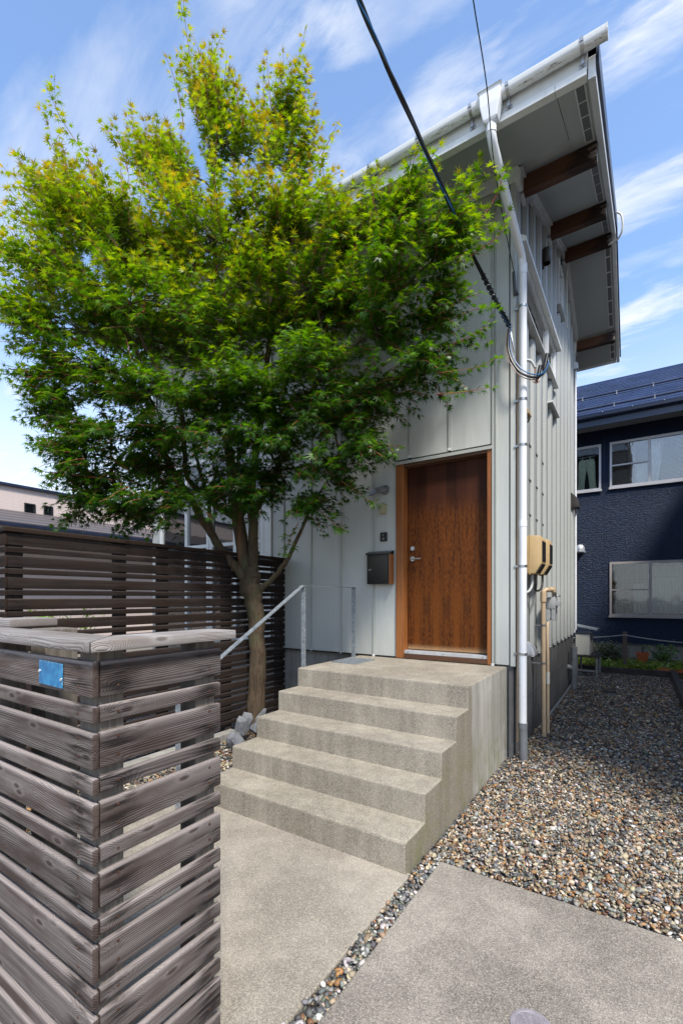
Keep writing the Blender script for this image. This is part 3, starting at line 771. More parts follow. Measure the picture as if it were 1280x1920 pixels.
for i, (a, b) in enumerate(spans):
    x0 = XC - 0.02 if i else -0.556
    mid = (a + b) / 2
    for (c, d) in (((a, mid - 0.001), (mid + 0.001, b)) if i in (1, 2, 3) else ((a, b),)):
        s_ = soffit_piece(x0, None, c, d)
    # perforated vent strip along the rake
    L = b - a; n = {0: 4, 1: 5, 2: 4, 3: 6, 4: 3}[i]
    fr = soffit_piece(None, None, a, b, 'vent_strip', 'trim_white', -0.006, -0.001)
    bpy.data.objects.remove(fr)
    m = MB()
    m.hexa([(XR(a) - 0.155, a + 0.03, SZ(a + 0.03) - 0.008), (XR(a) - 0.075, a + 0.03, SZ(a + 0.03) - 0.008), (XR(b) - 0.075, b - 0.03, SZ(b - 0.03) - 0.008), (XR(b) - 0.155, b - 0.03, SZ(b - 0.03) - 0.008),
            (XR(a) - 0.155, a + 0.03, SZ(a + 0.03) - 0.0005), (XR(a) - 0.075, a + 0.03, SZ(a + 0.03) - 0.0005), (XR(b) - 0.075, b - 0.03, SZ(b - 0.03) - 0.0005), (XR(b) - 0.155, b - 0.03, SZ(b - 0.03) - 0.0005)])
    fr = build('vent_strip', m, 'trim_white', H)
    for q in range(n):
        c = a + 0.05 + (L - 0.1) * q / n + 0.012; d = a + 0.05 + (L - 0.1) * (q + 1) / n - 0.012
        m = MB().hexa([(XR(c) - 0.143, c, SZ(c) - 0.011), (XR(c) - 0.087, c, SZ(c) - 0.011), (XR(d) - 0.087, d, SZ(d) - 0.011), (XR(d) - 0.143, d, SZ(d) - 0.011),
                       (XR(c) - 0.143, c, SZ(c) - 0.0085), (XR(c) - 0.087, c, SZ(c) - 0.0085), (XR(d) - 0.087, d, SZ(d) - 0.0085), (XR(d) - 0.143, d, SZ(d) - 0.0085)])
        build('vent_mesh', m, 'vent_mesh', fr)
for y in beams_y:
    y0, y1 = beam_at(y); z1 = min(SZ(y0), SZ(y1)) - 0.002; z0 = z1 - 0.17
    x1 = XR(y) - 0.058
    b_ = build('roof_beam', bx(XC - 0.01, x1, y0, y1, z0, z1), 'beam_wood', H, origin=(XC, y, z0), bevel=0.004)
    build('beam_collar', MB().box(XC - 0.006, XC + 0.03, y0 - 0.03, y0 - 0.002, z0 - 0.03, z1).box(XC - 0.006, XC + 0.03, y1 + 0.002, y1 + 0.03, z0 - 0.03, z1).box(XC - 0.006, XC + 0.03, y0 - 0.03, y1 + 0.03, z0 - 0.05, z0 - 0.004), 'trim_white', b_)

# side wall: flat sheet, vertical ribs, windows, top trim between the beams
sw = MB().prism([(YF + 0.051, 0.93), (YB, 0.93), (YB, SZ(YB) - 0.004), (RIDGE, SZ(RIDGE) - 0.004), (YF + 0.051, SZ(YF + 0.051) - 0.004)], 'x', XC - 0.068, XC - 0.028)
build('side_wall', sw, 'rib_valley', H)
WY0, WY1, WZ0, WZ1 = 4.98, 7.24, 4.66, 5.20
def rib(y, z0, z1, w=0.084):
    d = 0.042
    m = MB().hexa([(XC - 0.03, y - w, z0), (XC - 0.03 + d, y - w * 0.62, z0), (XC - 0.03 + d, y + w * 0.62, z0), (XC - 0.03, y + w, z0),
                   (XC - 0.03, y - w, z1), (XC - 0.03 + d, y - w * 0.62, z1), (XC - 0.03 + d, y + w * 0.62, z1), (XC - 0.03, y + w, z1)])
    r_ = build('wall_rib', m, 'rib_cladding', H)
    if z0 < 1.0:
        build('rib_cap', bx(XC - 0.02, XC + 0.006, y - w * 0.7, y + w * 0.7, z0 - 0.02, z0 - 0.003), 'trim_white', r_)
for k in range(12):
    y = 4.90 + 0.4085 * k
    if any(abs(y - b) < 0.13 for b in beams_y): top = SZ(y) - 0.27
    else: top = SZ(y) - 0.10
    if WY0 - 0.05 < y < WY1:
        rib(y, 0.93, WZ0 - 0.05); rib(y, WZ1 + 0.13, top)
    elif 7.5 < y < 8.02:
        rib(y, 0.93, 5.98); rib(y, 6.76, top)
    else: rib(y, 0.93, top)
build('rear_corner_trim', bx(XC - 0.03, XC + 0.012, YB - 0.03, YB + 0.02, 0.93, SZ(YB) - 0.05), 'trim_white', H, bevel=0.004)
for a, b in ((YF + 0.02, 4.99), (5.13, 6.69), (6.83, 8.09), (8.23, 9.73)):
    m = MB().hexa([(XC - 0.02, a, SZ(a) - 0.10), (XC + 0.035, a, SZ(a) - 0.10), (XC + 0.035, b, SZ(b) - 0.10), (XC - 0.02, b, SZ(b) - 0.10),
                   (XC - 0.02, a, SZ(a) - 0.003), (XC + 0.035, a, SZ(a) - 0.003), (XC + 0.035, b, SZ(b) - 0.003), (XC - 0.02, b, SZ(b) - 0.003)])
    tr = build('soffit_trim', m, 'trim_white', H, bevel=0.004)
    m = MB().hexa([(XC + 0.036, a, SZ(a) - 0.045), (XC + 0.062, a, SZ(a) - 0.045), (XC + 0.062, b, SZ(b) - 0.045), (XC + 0.036, b, SZ(b) - 0.045),
                   (XC + 0.036, a, SZ(a) - 0.003), (XC + 0.062, a, SZ(a) - 0.003), (XC + 0.062, b, SZ(b) - 0.003), (XC + 0.036, b, SZ(b) - 0.003)])
    build('trim_moulding', m, 'trim_white', tr)
def side_window(y0, y1, z0, z1, bars=(), hood=True, depth=0.05):
    X0 = XC - 0.026
    w = build('side_window', MB().box(X0, X0 + depth, y0, y0 + 0.05, z0, z1).box(X0, X0 + depth, y1 - 0.05, y1, z0, z1)
              .box(X0, X0 + depth, y0 + 0.05, y1 - 0.05, z0, z0 + 0.045).box(X0, X0 + depth, y0 + 0.05, y1 - 0.05, z1 - 0.05, z1), 'trim_white', H)
    for y in bars: build('window_bar', bx(X0, X0 + depth - 0.004, y - 0.05, y + 0.05, z0 + 0.045, z1 - 0.05), 'trim_white', w)
    build('window_pane', bx(X0 + 0.012, X0 + 0.017, y0 + 0.05, y1 - 0.05, z0 + 0.045, z1 - 0.05), 'glass', w)
    build('window_backing', bx(X0 + 0.001, X0 + 0.003, y0 + 0.05, y1 - 0.05, z0 + 0.045, z1 - 0.05), 'dark_room', w)
    build('window_sill', bx(X0, X0 + 0.085, y0 - 0.03, y1 + 0.03, z0 - 0.022, z0 - 0.002), 'trim_white', w, bevel=0.003)
    if hood: build('window_hood', MB().prism([(X0, z1 + 0.12), (X0, z1 + 0.004), (X0 + 0.11, z1 + 0.004), (X0 + 0.11, z1 + 0.05)], 'y', y0 - 0.12, y1 + 0.10), 'trim_white', w, bevel=0.003)
    return w
side_window(WY0, WY1, WZ0, WZ1, (6.60,))
side_window(7.52, 8.00, 6.02, 6.72, hood=False)
build('sill_ledge', bx(XC - 0.026, XC + 0.06, 6.70, 7.36, 4.24, 4.262), 'trim_white', H)
# tall ribbed glazing under the window
tg = build('glazing', bx(XC - 0.027, XC - 0.023, 5.0, 6.55, 2.2, 4.60), 'glass', H)
build('glazing_backing', bx(XC - 0.0278, XC - 0.0272, 5.0, 6.55, 2.2, 4.60), 'dark_room', tg)
for z in (2.55, 2.95, 3.35):
    build('glazing_bracket', bx(XC - 0.022, XC - 0.012, 5.02, 6.53, z, z + 0.012), 'grey_metal', tg)

# gutter, hopper, brackets, downspout
gy, gz = 3.850, 5.733
m = MB(); N = 12
def arc(r): return [(gy + 0.565 * r * math.cos(math.pi + math.pi * k / N), gz + 0.565 * r * math.sin(math.pi + math.pi * k / N)) for k in range(N + 1)]
prof = [(gy - 0.048, gz + 0.020), (gy - 0.048, gz + 0.014)] + [(p[0], p[1]) for p in arc(0.078)] + [(gy + 0.0441, gz + 0.020), (gy + 0.0415, gz + 0.020)] + [(p[0], p[1]) for p in reversed(arc(0.074))] + [(gy - 0.0415, gz + 0.020)]
gut = build('gutter', MB().prism(prof, 'x', XLE, -0.205), 'gutter_white', H, smooth=True)
build('gutter_end', MB().prism([(gy - 0.050, gz + 0.022)] + arc(0.081) + [(gy + 0.0458, gz + 0.022)], 'x', -0.206, -0.195), 'gutter_white', gut)
for x in (-0.363, -0.90, -1.20, -1.68, -2.18, -2.68, -3.2, -3.8, -4.4, -5.0, -5.6):
    m = MB()
    pr = [(p[0], p[1]) for p in arc(0.084)]; pi_ = [(p[0], p[1]) for p in reversed(arc(0.0795))]
    m.prism(pr + pi_, 'x', x - 0.012, x + 0.012)
    m.box(x - 0.012, x + 0.012, gy - 0.052, gy - 0.0485, gz - 0.006, gz + 0.025)
    m.box(x - 0.008, x + 0.008, gy + 0.020, gy + 0.046, gz - 0.105, gz - 0.030)
    m.box(x - 0.024, x + 0.024, gy + 0.0435, gy + 0.0475, gz - 0.115, gz - 0.085)
    build('gutter_bracket', m, 'steel', gut)
hx = -1.03
m = MB()
def ring(w, d, z, yc): return [(hx - w, yc - d * 0.62, z), (hx + w, yc - d * 0.62, z), (hx + w, yc + d * 0.62, z), (hx - w, yc + d * 0.62, z)]
lv = [(0.090, 0.088, 5.765), (0.086, 0.084, 5.750), (0.080, 0.080, 5.645), (0.058, 0.060, 5.535), (0.044, 0.046, 5.515)]
vs = []
for w, d, z in lv: vs += ring(w, d, z, gy - 0.022)
fs = [(3, 2, 1, 0)[::-1]] + [tuple(i * 4 + q for q in (k, (k + 1) % 4)) + tuple((i + 1) * 4 + q for q in ((k + 1) % 4, k)) for i in range(len(lv) - 1) for k in range(4)]
fs += [tuple(range(16, 20))]
m.add(vs, fs)
build('rain_hopper', m, 'pvc_white', gut, bevel=0.008)
dpx, dpy = -0.972, 4.765
ds = build('downspout', MB().tube([(hx, gy - 0.012, 5.525), (hx, gy - 0.012, 5.44), (hx + 0.004, gy + 0.03, 5.375), (dpx - 0.004, dpy - 0.04, 4.96), (dpx, dpy, 4.86), (dpx, dpy, 0.34)], 0.038, 18), 'pvc_white', H, smooth=True)
build('pipe_collar', MB().tube([(hx, gy - 0.012, 5.49), (hx, gy - 0.012, 5.44)], 0.042, 18).tube([(dpx, dpy, 4.90), (dpx, dpy, 4.80)], 0.0415, 18), 'pvc_white', ds, smooth=True)
build('pipe_joint', MB().tube([(dpx, dpy, 2.36), (dpx, dpy, 2.30)], 0.041, 18), 'pvc_white', ds, smooth=True)
build('pipe_foot', MB().tube([(dpx, dpy, 0.36), (dpx, dpy, 0.30)], 0.044, 18).tube([(dpx + 0.003, dpy, 0.31), (dpx + 0.006, dpy, -0.03)], 0.040, 18), 'pvc_grey', ds, smooth=True)
for z in (4.47, 3.55, 3.10 - 0.0, 1.90, 1.03):
    build('pipe_clamp', MB().tube([(dpx, dpy, z), (dpx, dpy, z + 0.022)], 0.0425, 18).box(XC - 0.01, dpx - 0.03, dpy + 0.0, dpy + 0.018, z, z + 0.02), 'steel', ds, smooth=True)
build('wall_conduit', MB().tube([(XC + 0.022, 4.80, 4.55), (XC + 0.022, 4.80, 0.15)], 0.014, 10), 'tan_pipe', H, smooth=True)
# ------------------------------------------------------------------ front slat fence (weathered grey)
ff = thing('slat_fence', 'weathered grey slat fence corner with a board cap in front of the concrete steps', 'fence', (-1.28, 0.69, 0))
FX, FY = -1.268, 0.679
LL = 1.9
screws = MB()
for k in range(8):
    for top, h, n in ((1.419 - 0.2 * k, 0.101, 2), (1.291 - 0.2 * k, 0.047, 1)):
        z = top - h
        if top < 0.03: continue
        dz = random.uniform(-0.003, 0.003)
        slat('slat', ff, LL, 0.0205, h, (FX - LL + random.uniform(-0.0005, 0.0015), FY + 0.0105, z + dz), 0.0, 'grey_slat', LL - 0.075, LL - 0.72, 0.0065)
        slat('slat', ff, 0.4435, 0.0205, h, (FX - 0.0145 + random.uniform(-0.001, 0.001), FY + 0.0250, z + dz + random.uniform(-0.001, 0.001)), R(90), 'grey_slat', 0.055, 0.393, 0.0065)
        for q in range(n):
            zz = z + h * ((0.25, 0.78)[q] if n == 2 else 0.5)
            for yy in (FY + 0.078, FY + 0.415):
                screws.tube([(FX - 0.007, yy, zz), (FX - 0.0028, yy, zz)], 0.0042, 8)
            for xx in (FX - 0.075, FX - 0.72):
                screws.tube([(xx, FY + 0.003, zz), (xx, FY - 0.0012, zz)], 0.0042, 8)
tag(build('screw_heads', screws, 'copper_screw', ff), kind='stuff')
for x0, x1, y0, y1 in ((FX - 0.106, FX - 0.0215, FY + 0.0215, FY + 0.106), (FX - 0.106, FX - 0.0215, FY + 0.37, FY + 0.452), (FX - 0.74, FX - 0.655, FY + 0.0215, FY + 0.106)):
    build('fence_post', bx(x0, x1, y0, y1, -0.05, 1.4465), 'fence_post_grey', ff, origin=(x0, y0, 0), bevel=0.003)
cz0, cz1 = 1.447, 1.479
ox, oy = FX + 0.033, FY - 0.024
W = 0.145
c1 = MB().prism([(ox - LL - 0.1, oy), (ox - 0.002, oy), (ox - W - 0.002, oy + W), (ox - LL - 0.1, oy + W)], 'z', cz0, cz1)
cap1 = build('cap_board', c1, 'cap_wood', ff, origin=(ox - LL, oy, cz0), smooth=True, bevel=0.004)
c2 = MB()
c2.prism([(0.002, 0), (0.53, 0), (0.53, W), (W + 0.002, W)], 'z', 0, cz1 - cz0)
cap2 = link('cap_board', c2.mesh('cap_board', 'cap_wood', (0, 0, 0), True, 0.004), (ox, oy, cz0), ff, (0, 0, R(90)))
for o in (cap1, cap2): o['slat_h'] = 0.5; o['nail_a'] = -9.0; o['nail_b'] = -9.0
pl = tag(build('enamel_plate', MB().box(-0.0725, 0.0725, -0.0012, 0.0012, -0.0365, 0.0365), 'enamel_blue', None, bevel=0.0008), 'small blank blue enamel plate screwed to the top slat of the grey fence', 'plate')
pl.location = (-1.4945, FY - 0.0035, 1.3665); WLOC[pl.name] = Vector(pl.location); pl.rotation_euler = (0, R(1.0), 0)
for sx, sz in ((-0.068, 0.002), (0.066, -0.010)):
    o = build('screw', MB().tube([(0, 0, 0), (0, -0.003, 0)], 0.0045, 10), 'aluminium', None)
    o.parent = pl; o.location = (sx, -0.001, sz)

gp = thing('gate_post', 'weathered grey post top peeking over the fence cap at the left edge', 'post', (-1.86, 0.72, 0))
build('post_body', bx(-2.02, -1.90, 0.84, 0.96, -0.05, 1.475), 'fence_post_grey', gp, origin=(-2.02, 0.84, 0), bevel=0.004)
pc = build('cap_board', bx(-2.30, -2.106, 0.80, 0.98, 1.478, 1.510), 'cap_wood', gp, origin=(-2.3, 0.80, 1.478), smooth=True, bevel=0.004)
pc['slat_h'] = 0.5; pc['nail_a'] = -9.0; pc['nail_b'] = -9.0

# ------------------------------------------------------------------ rear slat fence (dark)
rf = thing('slat_fence', 'tall dark brown slat fence running behind the maple to the house wall', 'fence', (-4.04, 1.52, 0))
RX, RY0, RY1 = -4.03, 1.52, 4.765
for k in range(13):
    for top, h in ((2.088 - 0.1665 * k, 0.086), (1.989 - 0.1665 * k, 0.044)):
        z = top - h
        if z < 0.03: continue
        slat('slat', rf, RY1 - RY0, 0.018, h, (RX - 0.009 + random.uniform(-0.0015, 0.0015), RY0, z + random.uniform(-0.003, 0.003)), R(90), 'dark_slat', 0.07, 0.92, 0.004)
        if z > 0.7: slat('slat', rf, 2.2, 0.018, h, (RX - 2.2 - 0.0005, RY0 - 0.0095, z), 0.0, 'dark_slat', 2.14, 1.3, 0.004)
for y in (RY0 + 0.02, 2.40, 2.86, 3.72, 4.66):
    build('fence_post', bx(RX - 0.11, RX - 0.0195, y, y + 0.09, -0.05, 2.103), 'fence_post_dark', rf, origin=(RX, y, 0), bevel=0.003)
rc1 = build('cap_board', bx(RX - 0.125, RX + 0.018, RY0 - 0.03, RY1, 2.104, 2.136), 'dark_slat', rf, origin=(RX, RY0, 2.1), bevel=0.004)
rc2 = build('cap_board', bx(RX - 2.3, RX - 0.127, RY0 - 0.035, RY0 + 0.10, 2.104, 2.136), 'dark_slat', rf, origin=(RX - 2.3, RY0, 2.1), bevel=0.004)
for o in (rc1, rc2): o['slat_h'] = 0.5; o['nail_a'] = -9.0; o['nail_b'] = -9.0
tag(build('concrete_kerb', bx(RX + 0.03, RX + 0.15, RY0, 3.75, -0.1, 0.07), 'far_concrete', bevel=0.01), kind='structure')

# ------------------------------------------------------------------ maple tree
CLUMPS = [((-4.67, 2.09, 4.62), 0.55, 0.53),
((-4.66, 1.97, 4.06), 0.39, 0.29),
((-4.4, 2.5, 5.23), 0.60, 0.53),
((-4.6, 2.25, 5.3), 0.28, 0.21),
((-4.22, 3.1, 6.1), 0.46, 0.49),
((-3.71, 3.54, 6.45), 0.50, 0.44),
((-3.25, 3.85, 6.34), 0.35, 0.41),
((-3.75, 3.28, 5.36), 0.79, 0.56),
((-3.1, 3.71, 5.47), 0.59, 0.50),
((-2.37, 3.82, 5.18), 0.55, 0.29),
((-1.74, 3.76, 4.96), 0.46, 0.18),
((-1.37, 3.82, 4.74), 0.21, 0.13),
((-4.04, 2.5, 4.32), 0.70, 0.50),
((-3.68, 3.21, 4.46), 0.77, 0.55),
((-2.94, 3.69, 4.68), 0.71, 0.49),
((-1.97, 3.73, 4.5), 0.64, 0.32),
((-1.5, 3.86, 4.56), 0.26, 0.13),
((-4.41, 2.25, 3.71), 0.53, 0.28),
((-3.96, 2.67, 3.56), 0.67, 0.33),
((-3.49, 3.33, 3.69), 0.66, 0.36),
((-2.74, 3.7, 3.91), 0.65, 0.35),
((-2.06, 3.79, 4.09), 0.48, 0.21),
((-1.62, 3.9, 4.17), 0.24, 0.14),
((-1.62, 3.9, 3.69), 0.34, 0.14),
((-2.06, 3.91, 3.58), 0.54, 0.18),
((-2.61, 3.79, 3.32), 0.56, 0.22),
((-3.38, 3.53, 3.17), 0.62, 0.25),
((-3.87, 2.97, 3.16), 0.59, 0.24),
((-4.28, 2.46, 3.14), 0.54, 0.22),
((-4.41, 2.25, 2.88), 0.30, 0.13),
((-4.33, 2.54, 2.68), 0.50, 0.18),
((-4.04, 2.97, 2.56), 0.52, 0.20),
((-3.69, 3.44, 2.69), 0.49, 0.19),
((-2.76, 3.81, 2.92), 0.44, 0.19),
((-2.97, 3.91, 2.52), 0.34, 0.16),
((-2.31, 3.87, 3.0), 0.29, 0.13),
((-4.54, 2.53, 4.26), 0.46, 0.30),
((-4.64, 2.17, 3.43), 0.31, 0.18),
((-2.83, 4.01, 4.58), 0.40, 0.29),
((-4.23, 2.85, 2.41), 0.47, 0.13),
((-4.39, 2.39, 2.5), 0.31, 0.09),
((-3.57, 3.64, 2.89), 0.64, 0.32),
((-3.96, 3.39, 3.59), 0.70, 0.41),
((-3.32, 3.8, 3.59), 0.64, 0.41),
((-2.6, 3.98, 3.6), 0.50, 0.33),
((-4.4, 3.1, 3.06), 0.58, 0.29),
((-3.97, 3.62, 4.4), 0.73, 0.49),
((-3.29, 3.94, 4.46), 0.66, 0.42),
((-4.31, 3.04, 4.29), 0.63, 0.40),
((-2.63, 4.02, 4.74), 0.56, 0.39),
((-4.64, 2.94, 5.23), 0.53, 0.47),
((-4.37, 3.35, 5.25), 0.55, 0.49),
((-3.73, 3.89, 5.2), 0.56, 0.50),
((-3.86, 3.33, 6.79), 0.23, 0.26),
((-3.2, 3.88, 6.83), 0.16, 0.23),]
SHOOTS = [
 [(-3.97, 3.26, 6.7), (-3.97, 3.18, 7.2), (-3.97, 3.11, 7.52), (-3.95, 3.06, 7.78)],
 [(-3.88, 3.32, 6.87), (-3.79, 3.31, 7.32), (-3.65, 3.32, 7.52)],
 [(-3.3, 3.69, 6.3), (-3.17, 3.71, 6.75), (-3.01, 3.74, 7.13), (-2.9, 3.74, 7.45)],
 [(-3.28, 3.71, 6.58), (-3.29, 3.63, 7.03), (-3.27, 3.57, 7.3)],
 [(-3.64, 3.47, 6.53), (-3.57, 3.45, 6.86), (-3.55, 3.39, 7.13)],
 [(-4.01, 3.11, 6.54), (-4.03, 3.03, 6.92), (-4.06, 2.93, 7.13)],
 [(-4.44, 2.47, 5.76), (-4.56, 2.32, 6.01), (-4.65, 2.19, 6.23), (-4.67, 2.11, 6.4)],
 [(-4.52, 2.3, 5.61), (-4.63, 2.16, 5.81), (-4.65, 2.08, 5.9)],
 [(-4.18, 2.88, 5.78), (-4.22, 2.79, 6.05), (-4.25, 2.69, 6.26), (-4.22, 2.64, 6.46)],
 [(-4.32, 2.67, 5.9), (-4.33, 2.59, 6.11), (-4.38, 2.49, 6.21)],
 [(-4.41, 2.25, 5.37), (-4.52, 2.11, 5.44), (-4.56, 2.01, 5.52)],
 [(-3.16, 3.79, 6.3), (-2.96, 3.85, 6.58), (-2.85, 3.85, 6.77)],
 [(-2.91, 3.83, 6.03), (-2.73, 3.88, 6.31), (-2.6, 3.89, 6.47)],
 [(-2.96, 3.8, 5.87), (-2.73, 3.88, 5.95), (-2.56, 3.92, 5.98)],
 [(-4.14, 2.91, 5.89), (-4.07, 2.88, 6.05), (-4.05, 2.83, 6.15)],
 [(-1.33, 3.91, 4.92), (-1.21, 3.91, 5.15), (-1.14, 3.89, 5.36)],
 [(-1.18, 3.89, 4.75), (-1.01, 3.93, 4.99), (-0.92, 3.91, 5.18)],
 [(-1.22, 3.86, 4.52), (-1.03, 3.91, 4.61), (-0.94, 3.9, 4.67)],
 [(-1.72, 3.77, 5.05), (-1.58, 3.79, 5.24), (-1.48, 3.79, 5.37)],
 [(-2.14, 3.74, 4.97), (-2.08, 3.7, 5.17), (-2.01, 3.68, 5.39)],
 [(-1.89, 3.78, 4.99), (-1.8, 3.77, 5.18), (-1.73, 3.74, 5.34)],
 [(-1.6, 3.85, 4.02), (-1.34, 3.95, 4.1), (-1.15, 4.01, 4.15)],
 [(-1.52, 3.9, 3.81), (-1.26, 4.0, 3.91), (-1.07, 4.06, 4.0)],
 [(-1.52, 3.9, 3.61), (-1.22, 4.03, 3.63), (-1.01, 4.09, 3.69)],
 [(-1.52, 3.9, 3.42), (-1.26, 4.0, 3.42), (-1.05, 4.07, 3.44)],
 [(-1.48, 3.81, 4.08), (-1.27, 3.88, 4.18), (-1.12, 3.9, 4.19)],
 [(-4.16, 2.42, 2.71), (-4.39, 2.19, 2.74), (-4.59, 2.0, 2.76)],
 [(-4.2, 2.39, 3.0), (-4.48, 2.14, 2.99), (-4.68, 1.93, 3.02)],
 [(-4.08, 2.47, 3.26), (-4.44, 2.17, 3.19), (-4.62, 1.97, 3.16)],
 [(-4.57, 1.91, 4.96), (-4.62, 1.8, 5.0), (-4.62, 1.73, 5.02)],
 [(-2.24, 3.8, 3.09), (-2.04, 3.85, 3.05), (-1.87, 3.89, 3.01)],
 [(-2.52, 3.85, 2.78), (-2.31, 3.92, 2.61), (-2.21, 3.91, 2.52)],
 [(-2.81, 3.89, 2.5), (-2.64, 3.94, 2.35), (-2.56, 3.92, 2.31)],
 [(-3.13, 3.93, 2.42), (-3.16, 3.83, 2.24), (-3.17, 3.76, 2.06)],
 [(-4.56, 2.04, 3.71), (-4.66, 1.9, 3.63), (-4.71, 1.8, 3.55)],]
LIMBS = [
 [ (-3.84,3.99,-0.04,0.105),(-3.82,4.00,0.46,0.099),(-3.81,4.01,0.97,0.099),(-3.83,3.99,1.41,0.098),(-3.86,3.95,1.70,0.120),(-3.86,3.94,1.86,0.107),(-3.87,3.94,1.98,0.082) ],
 [ (-3.88,3.93,1.76,0.063),(-4.00,3.81,1.98,0.053),(-4.10,3.70,2.16,0.050),(-4.17,3.61,2.35,0.046),(-4.21,3.52,2.49,0.043),(-4.25,3.37,2.75,0.039),(-4.30,3.26,2.91,0.036),(-4.34,3.14,3.12,0.032),(-4.31,2.97,3.42,0.026),(-4.30,2.87,3.68,0.022),(-4.26,2.77,3.99,0.016),(-4.25,2.60,4.44,0.013),(-4.38,2.51,5.02,0.008) ],
 [ (-3.89,3.93,1.82,0.079),(-3.97,3.92,2.18,0.080),(-4.02,3.88,2.62,0.076),(-4.04,3.83,3.00,0.067),(-4.05,3.78,3.30,0.057),(-4.02,3.70,3.71,0.046),(-3.98,3.61,4.22,0.036),(-3.94,3.52,4.76,0.030),(-3.89,3.43,5.34,0.023),(-3.86,3.39,5.88,0.017),(-3.86,3.33,6.41,0.011) ],
 [ (-3.84,3.95,1.89,0.066),(-3.81,3.93,2.17,0.060),(-3.78,3.89,2.55,0.056),(-3.76,3.85,2.81,0.046),(-3.68,3.83,3.19,0.040),(-3.56,3.79,3.64,0.033),(-3.46,3.77,4.14,0.030),(-3.35,3.78,4.76,0.023),(-3.27,3.78,5.36,0.017),(-3.24,3.79,5.94,0.012) ],
 [ (-3.78,3.89,2.52,0.044),(-3.69,3.90,2.68,0.040),(-3.60,3.88,2.82,0.037),(-3.40,3.87,3.02,0.036),(-3.06,3.86,3.52,0.031),(-2.81,3.84,3.84,0.028),(-2.52,3.85,4.02,0.022),(-2.22,3.87,4.20,0.018),(-1.89,3.90,4.49,0.013),(-1.52,3.90,4.67,0.007) ],
 [ (-3.78,3.98,1.68,0.041),(-3.59,3.99,1.80,0.031),(-3.41,3.99,1.96,0.027),(-3.32,3.98,2.05,0.024),(-3.20,3.98,2.24,0.021),(-2.98,3.97,2.59,0.014),(-2.72,3.96,2.89,0.008) ],
 [ (-4.03,3.87,2.57,0.048),(-4.08,3.76,2.61,0.044),(-4.14,3.62,2.69,0.037),(-4.19,3.47,2.82,0.033),(-4.23,3.33,2.94,0.027),(-4.14,3.21,3.28,0.026),(-4.08,3.13,3.56,0.023),(-4.11,2.93,3.86,0.019),(-4.11,2.69,4.14,0.016),(-4.16,2.54,4.50,0.010) ],
 [ (-4.17,3.61,2.33,0.031),(-4.13,3.56,2.58,0.024),(-4.13,3.51,2.79,0.021),(-4.13,3.39,3.09,0.018),(-4.11,3.29,3.47,0.015) ],
 [ (-4.08,3.13,3.56,0.020),(-4.05,3.09,3.85,0.017),(-3.95,3.13,4.14,0.014),(-3.90,3.12,4.54,0.011) ],
 [ (-2.81,3.84,3.84,0.019),(-2.72,3.84,4.18,0.016),(-2.77,3.80,4.58,0.014),(-2.73,3.77,4.97,0.011) ],
 [ (-3.23,3.86,3.30,0.023),(-2.89,3.90,3.57,0.020),(-2.50,3.92,3.61,0.016),(-2.02,3.94,3.66,0.013),(-1.64,3.94,3.69,0.007) ],
 [ (-3.40,3.87,3.02,0.018),(-2.92,3.94,3.03,0.014),(-2.45,3.95,3.10,0.011),(-2.20,3.94,3.19,0.008) ],
 [ (-4.25,3.37,2.75,0.021),(-4.36,3.07,2.88,0.017),(-4.41,2.73,2.98,0.014),(-4.53,2.41,3.02,0.008) ],]
TREE = (-3.84, 3.99, 0.0)
tree = thing('maple_tree', 'leafy green Japanese maple with orange shoot tips beside the concrete steps', 'tree', TREE)
def catmull(pts, sub=4):
    P_ = [np.array(p) for p in pts]; out = []
    for i in range(len(P_) - 1):
        a = P_[max(i - 1, 0)]; b = P_[i]; c = P_[i + 1]; d = P_[min(i + 2, len(P_) - 1)]
        for k in range(sub):
            u = k / sub
            out.append(0.5 * (2 * b + (c - a) * u + (2 * a - 5 * b + 4 * c - d) * u * u + (3 * b - a - 3 * c + d) * u ** 3))
    out.append(P_[-1]); return out
nodes = []
for i, L in enumerate(LIMBS):
    pts = catmull(L, 5)
    if i == 0: pts = [pts[0] + np.array([0.02, -0.01, -0.15, 0.03])] + pts
    m = MB(); n = 18 if i == 0 else 12
    jit = [p[:3] + RNG.normal(0, 0.004 if i else 0.006, 3) for p in pts]
    rad = [max(0.004, p[3] * (1 + RNG.normal(0, 0.035))) for p in pts]
    m.tube(jit, rad, n)
    if i == 0:   # muscular, slightly lobed stem
        vv = []
        for q in m.v:
            a = math.atan2(q[1] - 3.99, q[0] + 3.84)
            k = 1 + 0.05 * math.sin(3 * a + q[2] * 2.2) + 0.03 * math.sin(5 * a - q[2] * 3.1)
            cx = -3.84 + 0.02 * min(q[2], 1); vv.append((cx + (q[0] - cx) * k, 3.99 + (q[1] - 3.99) * k, q[2]))
        m.v = vv
    build('trunk' if i == 0 else 'limb', m, 'bark', tree, smooth=True)
    if i > 0:
        for p in pts[::2]: nodes.append(p)
nodes = np.array(nodes)
branches = MB(); twigs = MB()
LP, LD, LN, LS, LT = [], [], [], [], []     # leaf position, pointing direction, normal, size, colour factor
def unit(v): return v / (np.linalg.norm(v) + 1e-9)
axis = np.array(TREE[:2])
